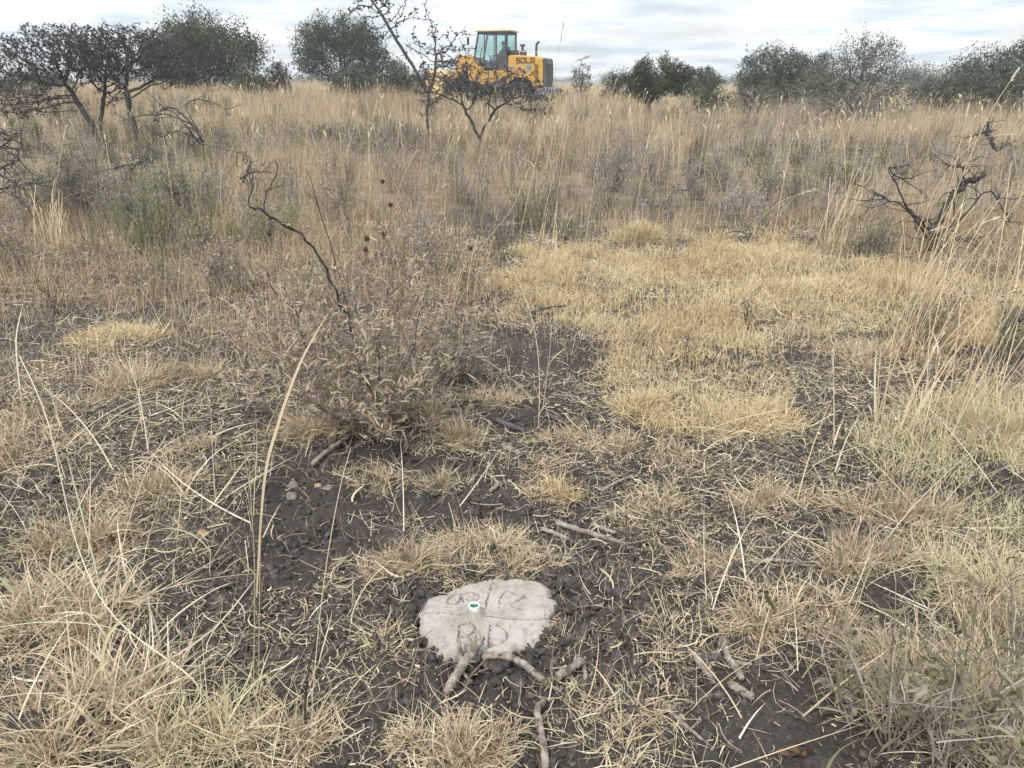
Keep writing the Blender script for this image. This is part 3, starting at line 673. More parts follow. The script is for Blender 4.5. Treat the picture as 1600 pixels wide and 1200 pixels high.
bg('grey brush pile in front of the tall bare tree, left of the broken stump', 'bare_bush', 1375, 26, 90, 146, .02, 'palegreen', 500, .05, 45, 5, wood='twig', tip=.007, D=.11, natt=700, cat='bush', group='low bushes of the far bush line')
bg('grey green bush filling the gap between forked acacia and small dark bush', 'bush', 1000, 44, 90, 114, .03, 'palegreen', 4200, .11, 46, 5, cat='bush', group='low bushes of the far bush line')
bg('rounded bush right of the small grey bush near the right edge', 'bush', 1465, 38, 80, 118, .03, 'palegreen', 4200, .10, 47, 5, cat='bush', group='low bushes of the far bush line')
bg('dark bush behind the loader bucket', 'bush', 672, 44, 90, 108, .03, 'acacia', 3600, .11, 48, 5, cat='bush', group='low bushes of the far bush line')
bg('low dark bush at the left edge behind the thorn trees', 'bush', 60, 40, 170, 112, .03, 'palegreen', 6000, .11, 49, 6, cat='bush', group='low bushes of the far bush line')
# sapling and stump
b = B(462, 30); thorn_tree('thin sapling with a bent dark stem in the grass below the lone acacia', b, [[(0, 0, -.1), (-.05, 0, .7), (-.2, 0, 1.2)]], [(-.1, 0, 1.35, .6, .5, .3)], 90, D=.14, tip=.008, gall_p=.1, seed=41, zmin=.7)
mb = MB(); o = B(1412, 27)
mb.tube([o+[.15, 0, -.1], o+[.12, 0, .3], o+[-.05, 0, .55], o+[-.42, 0, 1.0]], [.09, .085, .075, .03], 8)
mb.tube([o+[.05, 0, .45], o+[.25, -.02, .75]], [.06, .02], 7); mb.tube([o+[-.02, 0, .5], o+[-.2, .03, .45], o+[-.3, 0, .1]], [.04, .03, .02], 6)
tag(mb.build('broken_stump', M['deadwood'], smooth=True, origin=o), 'pale broken stump leaning left at the foot of the tall bare tree', 'stump')
# far woodland down to the horizon
mb = MB(); mt = MB()
n = 620; yy = U(115, 330, n); xx = U(-.85, .85, n)*yy
hh = U(1.2, 3.2, n)*(1+.5*(fbm(xx*.03, yy*.03, 2, 131) > .55))
c = np.repeat(np.stack([xx, yy, 0*xx], 1), 640, 0); q = rng.normal(0, 1, c.shape); q /= np.linalg.norm(q, axis=1)[:, None]
h7 = np.repeat(hh, 640); c = c+q*np.stack([h7*.8, h7*.8, h7*.48], 1)*U(.15, 1, len(c))[:, None]; c[:, 2] += h7*.5
mb.ribbons(c, U(0, 2*PI, len(c)), h7*.06, h7*.035, U(.2, 2, len(c)), .4, 2, prof='leaf', tint=U(.1, .9, len(c)), ground=False)
tag(mb.build('far_woodland', M['palegreen']), kind='stuff')

# ------------------------------------------------------------------ shrubs and herbs
def shrub(label, name, base, h, spread, nst, stemm='twig', leafm=None, nleaf=0, ll=.03, lw=.008, seed=1, cat='shrub', group=None, depth=2, r0=.004, bare_low=.1, droop=.6, crook=.25, lean=(0, 0), tw=(.0, 1)):
    rg = np.random.default_rng(seed); t = empty(name, base, label, cat, group); mb = MB(); pts = []
    def grow(p, d, L, r, dp):
        n = 5; P = [p]
        for k in range(n):
            d = d+rg.normal(0, crook*.5, 3)+np.array([0, 0, .06]); d /= np.linalg.norm(d); P.append(P[-1]+d*L/n)
        mb.tube(P, np.linspace(r, r*.45, n+1), 4 if r > .003 else 3, rg.uniform(*tw), cap=False); pts.extend(P[1:])
        if dp > 0:
            for k in range(1, n+1):
                for _ in range(rg.integers(0, 2+(k > 2))):
                    v = d+rg.normal(0, .6, 3); v[2] = abs(v[2])*.8+.1; v /= np.linalg.norm(v)
                    grow(P[k], v, L*rg.uniform(.25, .55), r*.6, dp-1)
    for s in range(nst):
        a = rg.uniform(0, 2*PI); le = abs(rg.normal(0, 1))*spread/h
        d = np.array([math.cos(a)*le+lean[0], math.sin(a)*le+lean[1], 1]); d /= np.linalg.norm(d)
        p0 = np.array([math.cos(a), math.sin(a), 0])*rg.uniform(0, .12)*spread; p0[2] = -.02
        grow(p0, d, h*rg.uniform(.55, 1.05), r0, depth)
    mb.build('stems', M[stemm] if isinstance(stemm, str) else stemm, t)
    if nleaf:
        pt = np.array(pts); pt = pt[pt[:, 2] > bare_low*h] if (pt[:, 2] > bare_low*h).any() else pt
        c = pt[rg.integers(0, len(pt), nleaf)]+rg.normal(0, .012, (nleaf, 3)); ml = MB()
        ml.ribbons(c, U(0, 2*PI, nleaf), ll*U(.5, 1.4, nleaf), lw*U(.6, 1.3, nleaf), U(.3, 1.6, nleaf), U(-.2, 1.4, nleaf)*droop, 3, prof='leaf', twist=rng.normal(0, .4, nleaf), tint=np.clip(rng.beta(1.5, 1.5, nleaf), 0, 1), ground=False)
        ml.build('leaves', M[leafm], t)
    return t
# the leafy half-dead shrub left of centre, with its long dark leaning branch
SH = g(590, 655)
sh = shrub('large withered shrub with drooping brown leaves and dark stems left of centre', 'withered_shrub', SH, .74, .95, 74, 'twig', 'brownleaf', 5600, .046, .0076, seed=51, r0=.0024, droop=.7, bare_low=.02, depth=1, crook=.16)
def px_path(pts): return np.array([at(a, b_, y) for a, b_, y in pts])
def smooth_path(P, k=4):
    P = np.asarray(P, float); n = len(P); out = []
    for i in range(n-1):
        p0, p1, p2, p3 = P[max(0, i-1)], P[i], P[i+1], P[min(n-1, i+2)]
        for s in np.linspace(0, 1, k, endpoint=False):
            out.append(.5*((2*p1)+(-p0+p2)*s+(2*p0-5*p1+4*p2-p3)*s*s+(-p0+3*p1-3*p2+p3)*s**3))
    out.append(P[-1]); return np.array(out)
mb = MB(); y0 = SH[1]
br = smooth_path(px_path([(590, 640, y0), (560, 560, y0-.05), (535, 470, y0-.08), (500, 405, y0-.1), (460, 360, y0-.12), (410, 332, y0-.15), (388, 318, y0-.16)]))
br[3:-1] += rng.normal(0, .006, br[3:-1].shape); mb.tube(br-SH, np.linspace(.0062, .0052, len(br)), 6)
for pth, r_ in (([(410, 332, y0-.15), (418, 300, y0-.14), (432, 268, y0-.12), (430, 250, y0-.12)], .003), ([(388, 318, y0-.16), (395, 290, y0-.16), (392, 262, y0-.17)], .0028), ([(418, 300, y0-.14), (445, 285, y0-.12)], .002),
                ([(460, 360, y0-.12), (440, 345, y0-.13), (415, 342, y0-.14)], .0022), ([(575, 590, y0), (545, 480, y0+.05), (515, 380, y0+.08), (478, 262, y0+.1)], .003), ([(588, 620, y0), (600, 480, y0), (640, 430, y0+.05), (650, 405, y0+.05)], .003),
                ([(500, 600, y0), (470, 520, y0), (462, 485, y0), (430, 460, y0), (415, 420, y0)], .0035), ([(465, 490, y0), (480, 460, y0), (485, 425, y0), (492, 400, y0)], .0022), ([(590, 640, y0), (640, 560, y0-.02), (655, 490, y0-.02), (668, 450, y0)], .003)):
    P = smooth_path(px_path(pth))-SH; P[1:] += rng.normal(0, .003, P[1:].shape); mb.tube(P, np.linspace(r_, r_*.6, len(P)), 5)
mb.build('leaning_branch', M['burnt'], sh, smooth=True)
ml = MB(); c = np.array([br[17]-SH, br[17]-SH+[.01, 0, .004], br[17]-SH+[.005, 0, -.006], at(497, 512, y0)-SH, at(500, 475, y0)-SH])
ml.ribbons(c, np.array([-.4, -2.2, 1.0, .5, 1]), np.array([.03, .035, .026, .03, .03]), .017, 1.0, .5, 3, prof='leaf', tint=U(0, 1, 5), ground=False); ml.build('green_leaf', M['freshleaf'], sh)

# plants of the lower right corner
lr = 'grey green leafy plants in the lower right corner'
for q, (a, b_, h, nl, lab) in enumerate((
        (1390, 1165, .40, 160, 'upright grey green plant with long drooping leaves nearest the bare soil in the lower right'),
        (1330, 1130, .24, 110, 'low grey green plant spreading over the soil at the left of the lower right thicket'),
        (1480, 1130, .34, 190, 'tangled leafy plant among black burnt stems in the lower right'),
        (1570, 1190, .40, 190, 'bright green and straw coloured plant cut off by the bottom right corner'),
        (1460, 1215, .26, 150, 'low leafy plant at the bottom edge left of the corner plant'),
        (1585, 1050, .30, 150, 'leafy plant against the right edge above the corner plant'))):
    shrub(lab, 'leafy_plant', g(a, b_), h, h*.55, 8+2*(q % 3), 'paletwig', 'greyleaf', int(nl*.62), .052, .0095, seed=60+q, cat='plant', group=lr, depth=1, r0=.0028, droop=1.9, bare_low=.05)
for q, (pth, r_, lab) in enumerate((
        ([(1555, 1085, 1.95), (1572, 1010, 1.95), (1588, 960, 1.97), (1606, 915, 2.0)], .009, 'thick black burnt stem slanting up to the right edge in the lower right'),
        ([(1488, 1130, 1.78), (1468, 1070, 1.8), (1446, 1010, 1.82), (1432, 975, 1.84), (1392, 942, 1.88)], .0055, 'black burnt stem bending left above the leafy lower right plants'),
        ([(1355, 1000, 2.0), (1332, 968, 2.02), (1306, 930, 2.05)], .0035, 'short black burnt twig leaning left over straw in the lower right'))):
    P = smooth_path(px_path(pth)); z0 = P[0].copy(); z0[2] = hz1(z0[0], z0[1])-.02; P = np.vstack([z0, P]); P[1:-1] += rng.normal(0, .002, P[1:-1].shape)
    mb = MB(); mb.tube(P, np.linspace(r_, r_*.6, len(P)), 7)
    for k in range(3, len(P)-1, 2): mb.tube([P[k], P[k]+rng.normal(0, .012, 3)+[0, 0, .012]], [r_*.45, r_*.2], 4)
    tag(mb.build('burnt_stem', M['burnt'], smooth=True, origin=P[0]), lab, 'burnt stem', 'black burnt stems')
P = smooth_path(px_path([(478, 1180, 1.5), (477, 1110, 1.5), (480, 1060, 1.5), (496, 985, 1.52)])); mb = MB(); z0 = P[0].copy(); z0[2] = hz1(z0[0], z0[1])-.02; P = np.vstack([z0, P])
mb.tube(P, np.linspace(.0042, .0015, len(P)), 6); mb.tube([P[7], P[7]+[-.012, 0, .02], P[7]+[-.014, 0, .04]], [.002, .0015, .001], 4)
tag(mb.build('burnt_stem', M['burnt'], smooth=True, origin=P[0]), 'thin black burnt stem standing upright in the lower left straw', 'burnt stem', 'black burnt stems')

# shrubs of the field: (label, px, py of foot, height, spread, stems, stem mat, leaf mat, leaves, leaf length, depth)
SHR = [
 ('grey twiggy bush right of centre in the field', 955, 300, .78, .55, 60, 'twig', 'brownleaf', 900, .03, 3),
 ('pale grey twiggy bush in the field below the tall open thorn tree', 615, 300, .62, .60, 55, 'paletwig', 'brownleaf', 700, .03, 2),
 ('tall pale grey twigs standing right of the dark soil patch', 1190, 268, .85, .55, 46, 'paletwig', None, 0, .03, 2),
 ('grey green feathery bush left of the withered shrub', 285, 345, .66, .40, 40, 'twig', 'greenleaf', 2600, .035, 2),
 ('silvery grey bush with thin upright stems on the far left', 130, 345, .78, .52, 46, 'twig', 'greyleaf', 2200, .035, 2),
 ('silvery herb clump left of the feathery bush', 205, 360, .5, .34, 34, 'twig', 'greyleaf', 1500, .035, 2),
 ('dark green low bush left of the dead thorn branch', 1328, 300, .42, .30, 30, 'twig', 'greenleaf', 1700, .03, 2),
 ('leaning dark green sprig beside the dark green low bush', 1290, 305, .48, .18, 12, 'twig', 'greenleaf', 700, .03, 2),
 ('grey green herb right of the dark soil patch', 1198, 312, .42, .26, 24, 'twig', 'greenleaf', 1000, .03, 2),
 ('grey green tuft just left of the dead thorn branch', 1360, 400, .28, .20, 20, 'twig', 'greenleaf', 900, .03, 2),
 ('dull green herb above the yellow cushion plant', 1085, 285, .36, .28, 24, 'twig', 'greenleaf', 800, .03, 2),
 ('grey green herb on the dark soil patch', 890, 375, .24, .24, 20, 'twig', 'greenleaf', 700, .03, 2),
 ('green herb at the foot of the small dense thorn tree', 757, 262, .4, .5, 26, 'twig', 'greenleaf', 800, .04, 2),
 ('grey green herb left of the small dense thorn tree', 560, 245, .55, .55, 30, 'twig', 'greenleaf', 1100, .04, 2),
 ('thin dark twigs standing alone in the yellow grass', 1165, 520, .34, .08, 7, 'burnt', 'brownleaf', 40, .02, 1),
 ('thin dark twigs standing at the far left above the bare soil', 95, 500, .44, .10, 6, 'burnt', 'brownleaf', 60, .02, 1),
 ('dry brown forb left of the withered shrub', 340, 460, .40, .26, 22, 'twig', 'brownleaf', 900, .032, 2),
 ('dry brown forb behind the withered shrub', 665, 430, .40, .30, 26, 'twig', 'brownleaf', 900, .032, 2),
 ('low grey forb at the right foot of the withered shrub', 720, 600, .24, .24, 20, 'twig', 'greyleaf', 900, .034, 2),
 ('low grey forb in front of the feathery bush', 300, 400, .32, .30, 24, 'twig', 'greyleaf', 900, .034, 2),
 ('dry twiggy forb at the left edge of the field', 30, 420, .5, .35, 26, 'twig', 'brownleaf', 900, .034, 2),
 ('dry grey forb in the middle of the field', 510, 345, .5, .42, 32, 'paletwig', 'brownleaf', 900, .034, 2),
 ('grey twiggy forb left of the dry grey forb', 420, 390, .42, .35, 28, 'paletwig', 'brownleaf', 800, .034, 2),
 ('bushy dry clump among the tall stalks on the right', 1440, 545, .30, .20, 26, 'paletwig', 'greyleaf', 700, .034, 2),
 ('dry clump at the right edge below the dead thorn branch', 1570, 560, .36, .24, 26, 'paletwig', 'greyleaf', 800, .034, 2),
 ('dark grey twiggy bush at the far right edge of the field', 1570, 290, .55, .4, 34, 'twig', 'brownleaf', 400, .03, 2),
 ('grey bush among the grass left of the dark green low bush', 1240, 330, .4, .35, 28, 'paletwig', 'greyleaf', 700, .03, 2),
 ('bleached twiggy bush below the forked acacia', 1110, 235, .8, .7, 44, 'paletwig', 'brownleaf', 500, .03, 2),
 ('bleached twiggy bush below the tall bare tree', 1250, 218, 1.0, .9, 54, 'paletwig', 'brownleaf', 300, .03, 2),
 ('grey twigs below the acacia at the right edge', 1490, 225, .8, .8, 40, 'twig', 'brownleaf', 400, .03, 2),
]
for q, (lab, a, b_, h, s, ns, sm, lm, nl, ll, dp) in enumerate(SHR):
    p = g(a, b_); far = p[1]
    shrub(lab, 'field_shrub', p, h, s, ns, sm, lm, nl, ll*(1+.02*far), .0055+.0006*far, seed=80+q, group='shrubs and herbs of the field', depth=dp, r0=.0016+.00018*far, crook=.3)
# yellow cushion plant
o = g(1000, 380); mb = MB(); n = 2600
v = rng.normal(0, 1, (n, 3)); v /= np.linalg.norm(v, axis=1)[:, None]; v[:, 2] = abs(v[:, 2]); c = v*np.array([.27, .22, .20])*U(.55, 1, n)[:, None]
c *= (1+.25*(fbm(v[:, 0]*4, v[:, 1]*4+v[:, 2]*3, 2, 7)-.5))[:, None]
mb.ribbons(c, np.arctan2(v[:, 1], v[:, 0])+rng.normal(0, .6, n), U(.02, .06, n), .006, np.arccos(v[:, 2])*.8, rng.normal(0, .4, n), 2, tint=np.clip(.6+.4*U(-1, 1, n), 0, .98), ground=False)
tag(mb.build('cushion_plant', M['mat'], origin=None), 'rounded yellow green cushion plant behind the yellow grass', 'plant').location = o
# russet seed-head plants by the withered shrub
for q, (a, b_, fa, fb, lab) in enumerate(((600, 368, 598, 545, 'russet ball seed head highest of those above the withered shrub'), (573, 373, 578, 545, 'russet ball seed head just left of the highest one'), (571, 390, 574, 545, 'russet ball seed head below the others above the withered shrub'),
        (610, 320, 606, 500, 'small russet seed head behind the withered shrub'), (420, 365, 418, 470, 'brown seed head left of the leaning dark branch'), (598, 283, 600, 420, 'small brown seed head far behind the withered shrub'),
        (735, 388, 733, 470, 'small dark seed head right of the withered shrub'), (175, 843, 172, 905, 'brown seed head on a thin stem in the left foreground straw'))):
    f = g(fa, fb); y = f[1]; tp = at(a, b_, y+.03); t = empty('seed_head_plant', f, lab, 'plant', 'russet seed head plants')
    mb = MB(); P = smooth_path([f-f-[0, 0, .01], (tp-f)*.5+rng.normal(0, .008, 3), tp-f]); mb.tube(P, .0016, 4, .2); mb.build('stem', M['twig'], t)
    mb = MB(); mb.lumps((tp-f)[None], .004+.0018*y, 2, .14, .9)
    n = 60; v = rng.normal(0, 1, (n, 3)); v /= np.linalg.norm(v, axis=1)[:, None]
    mb.ribbons((tp-f)+v*.012, np.arctan2(v[:, 1], v[:, 0]), .010+.0012*y, .003, np.arccos(v[:, 2]), 0, 2, ground=False)
    mb.build('seed_head', M['seedball'], t)

# ------------------------------------------------------------------ dead branches in the field
def dead_branch(label, paths, nside, seed, name='dead_branch', matn='bark', side=.35, group='dead thorn branches lying in the grass'):
    rg = np.random.default_rng(seed); mb = MB(); o = None
    for pth, r0, r1 in paths:
        P = smooth_path(px_path(pth), 5); P[1:-1] += rg.normal(0, r0*.35, P[1:-1].shape)
        r0, r1 = r0*.78, r1*.8
        if o is None: o = P[0].copy()
        mb.tube(P, np.linspace(r0, r1, len(P)), 7 if r0 > .02 else 5)
        for k in range(int(nside)):
            i = rg.integers(1, len(P)); L = side*rg.uniform(.3, 1); d = rg.normal(0, 1, 3); d[2] = d[2]*.7+.1; d /= np.linalg.norm(d); Q = [P[i]]
            for s in range(5): d = d+rg.normal(0, .35, 3); d /= np.linalg.norm(d); Q.append(Q[-1]+d*L/5)
            for s in Q: s[2] = max(s[2], .01)
            mb.tube(Q, np.linspace(min(r0*.45, .008), .0022, 6), 4, cap=False)
            for s in range(2, 6):
                if rg.uniform() < .5: mb.tube([Q[s], Q[s]+rg.normal(0, .045, 3)], [.0035, .0015], 3, cap=False)
    return tag(mb.build(name, M[matn], smooth=True, origin=o), label, 'branch', group)
dead_branch('thick dead thorn branch with tangled black twigs rising from the grass on the right', [
    ([(1448, 392, 7.3), (1465, 345, 7.4), (1495, 300, 7.5), (1515, 285, 7.55), (1537, 274, 7.6)], .042, .03),
    ([(1455, 365, 7.3), (1440, 345, 7.2), (1415, 320, 7.2), (1400, 285, 7.2), (1388, 262, 7.2)], .016, .006),
    ([(1460, 370, 7.3), (1500, 345, 7.35), (1540, 300, 7.4), (1560, 315, 7.4), (1578, 348, 7.4)], .014, .005),
    ([(1480, 330, 7.5), (1505, 268, 7.5), (1490, 260, 7.5), (1468, 256, 7.5)], .012, .004),
    ([(1450, 375, 7.2), (1420, 330, 7.1), (1385, 310, 7.1), (1362, 296, 7.1)], .014, .005),
    ([(1460, 380, 7.25), (1500, 375, 7.2), (1530, 385, 7.15)], .02, .006),
    ([(1455, 385, 7.2), (1480, 400, 7.1), (1510, 420, 7.0)], .02, .006)], 13, 141, side=.38, matn='burnt')
dead_branch('arched dead thorn branch with a fan of dry twigs below the left thorn trees', [
    ([(318, 222, 11), (300, 195, 11), (280, 175, 11), (262, 168, 11), (245, 178, 11), (236, 205, 11)], .022, .007),
    ([(315, 222, 11.1), (302, 190, 11.1), (290, 165, 11.2), (310, 155, 11.3), (345, 165, 11.3), (355, 180, 11.3)], .016, .005),
    ([(300, 195, 11), (265, 180, 10.9), (230, 180, 10.9), (190, 188, 10.9)], .012, .005),
    ([(312, 225, 11), (285, 190, 10.9), (262, 172, 10.9), (240, 185, 10.8), (238, 225, 10.8)], .015, .006),
    ([(305, 215, 11), (275, 205, 10.9), (255, 215, 10.9)], .012, .005)], 12, 142, matn='bark', side=.4)
dead_branch('small dark dead branch sticking up behind the leaning branch of the withered shrub', [
    ([(375, 280, 7.6), (395, 268, 7.6), (425, 270, 7.6)], .012, .006), ([(380, 285, 7.6), (392, 250, 7.6), (372, 238, 7.6)], .010, .004)], 9, 143, side=.22)
dead_branch('heap of grey dry twigs lying below the arched dead branch', [
    ([(180, 262, 10.2), (215, 255, 10.2), (245, 245, 10.2)], .014, .006), ([(205, 265, 10.2), (225, 250, 10.1), (255, 240, 10.1)], .012, .005)], 22, 144, matn='bark', side=.4)
dead_branch('dark brush heap at the left edge of the view', [
    ([(-30, 300, 8.6), (0, 265, 8.6), (30, 250, 8.6)], .02, .008), ([(-40, 270, 9), (-5, 235, 9), (20, 215, 9)], .02, .006), ([(-20, 310, 8.4), (15, 290, 8.4), (50, 285, 8.4)], .016, .006), ([(-40, 240, 9), (-10, 215, 9), (8, 205, 9)], .014, .006)], 30, 145, side=.5)
dead_branch('small dead stump with a twiggy heap far right in the grass', [
    ([(1560, 235, 13.5), (1548, 215, 13.5), (1543, 190, 13.5)], .05, .02), ([(1548, 205, 13.5), (1530, 208, 13.5), (1512, 216, 13.5)], .03, .01), ([(1560, 235, 13.4), (1575, 225, 13.4), (1585, 232, 13.4)], .02, .008)], 14, 146, matn='bark', side=.35)
dead_branch('black twigs lying on the dark soil patch right of centre', [
    ([(1030, 330, 9), (1055, 300, 9), (1080, 298, 9)], .010, .004), ([(1120, 372, 8), (1150, 362, 8), (1190, 372, 8)], .012, .005)], 9, 147, side=.3)
dead_branch('dark dead twig lying on the edge of the yellow grass in the centre', [([(830, 492, 5.15), (850, 482, 5.2), (885, 478, 5.25)], .011, .008)], 6, 148, side=.08)
dead_branch('dark twigs lying left of the feathery bush', [([(100, 365, 8.1), (140, 378, 8), (200, 372, 8)], .010, .004)], 7, 149, side=.3)

# ------------------------------------------------------------------ tussocks, one thing each
def tussock(label, px, py, rad, h, n, kind='straw', curl=.9, seed=1, wid=1.0, flop=.5, group='grass tussocks on the dark soil', heads=0):
    rg = np.random.default_rng(seed); o = g(px, py); mb = MB()
    a = rg.uniform(0, 2*PI, n); rr = rad*np.sqrt(rg.uniform(0, 1, n))*(.75+.5*fbm(np.cos(a)*2+seed, np.sin(a)*2, 2, seed))
    nc = int(4+rad*38); ca_ = rg.uniform(0, 2*PI, nc); cr_ = rad*rg.uniform(0, 1, nc)**.6; sc_ = rad*rg.uniform(.10, .26, nc); ic = rg.integers(0, nc, n)
    ox, oy = rg.normal(0, 1, n)*sc_[ic], rg.normal(0, 1, n)*sc_[ic]; x = o[0]+cr_[ic]*np.cos(ca_[ic])*1.15+ox; y = o[1]+cr_[ic]*np.sin(ca_[ic])*.85+oy
    rr = np.minimum(np.hypot(x-o[0], y-o[1]), rad*1.2); a = np.arctan2(.5*(y-o[1])+oy*2, .5*(x-o[0])+ox*2)
    p = np.stack([x, y, hz(x, y)-.004], 1)
    L = h*rg.uniform(.3, 1.2, n)*(1-.25*rr/rad)*rg.uniform(.55, 1.15, nc)[ic]
    ln = np.abs(rg.normal(.15, .3, n))+flop*rr/rad
    az = a+rg.normal(0, .9, n)
    tt = np.clip(.35+.6*(fbm(x*5, y*5, 2, seed)-.3)+rg.uniform(-.3, .3, n), 0, .97)
    if kind in ('straw',): tt[rg.uniform(0, 1, n) < .05] = 1
    mb.ribbons(p, az, L, wid*(.0015+.0003*o[1])*np.exp(rg.normal(0, .38, n)), ln, rg.normal(curl, .8, n), 5, twist=rg.normal(0, .9, n), tint=tt)
    m = int(n*.9); k2 = rg.integers(0, n, m)                     # broken dead thatch among them
    mb.ribbons(p[k2]+rg.normal(0, .012, (m, 3))*[1, 1, .3], rg.uniform(0, 2*PI, m), h*rg.uniform(.15, .55, m), wid*(.0016+.0003*o[1])*rg.uniform(.5, 1.5, m), rg.uniform(.2, 1.5, m), rg.normal(.4, 1.1, m), 4, twist=rg.normal(0, 1.2, m), tint=np.clip(rg.beta(1.2, 2.2, m), 0, .95))
    m = int(n*.3); a2 = rg.uniform(0, 2*PI, m); r2 = rad*1.05*np.sqrt(rg.uniform(0, 1, m)); xx = o[0]+r2*np.cos(a2); yy = o[1]+r2*np.sin(a2)     # its fallen blades
    mb.ribbons(np.stack([xx, yy, hz(xx, yy)+.008], 1), rg.uniform(0, 2*PI, m), h*rg.uniform(.3, .9, m), wid*(.0016+.0003*o[1])*rg.uniform(.6, 1.4, m), rg.uniform(1.2, 1.6, m), rg.normal(0, .4, m), 4, twist=rg.normal(0, .5, m), tint=np.clip(rg.beta(1.6, 1.6, m), 0, .97))
    return tag(mb.build('grass_tussock', M[kind], origin=o), label, 'grass tussock', group)
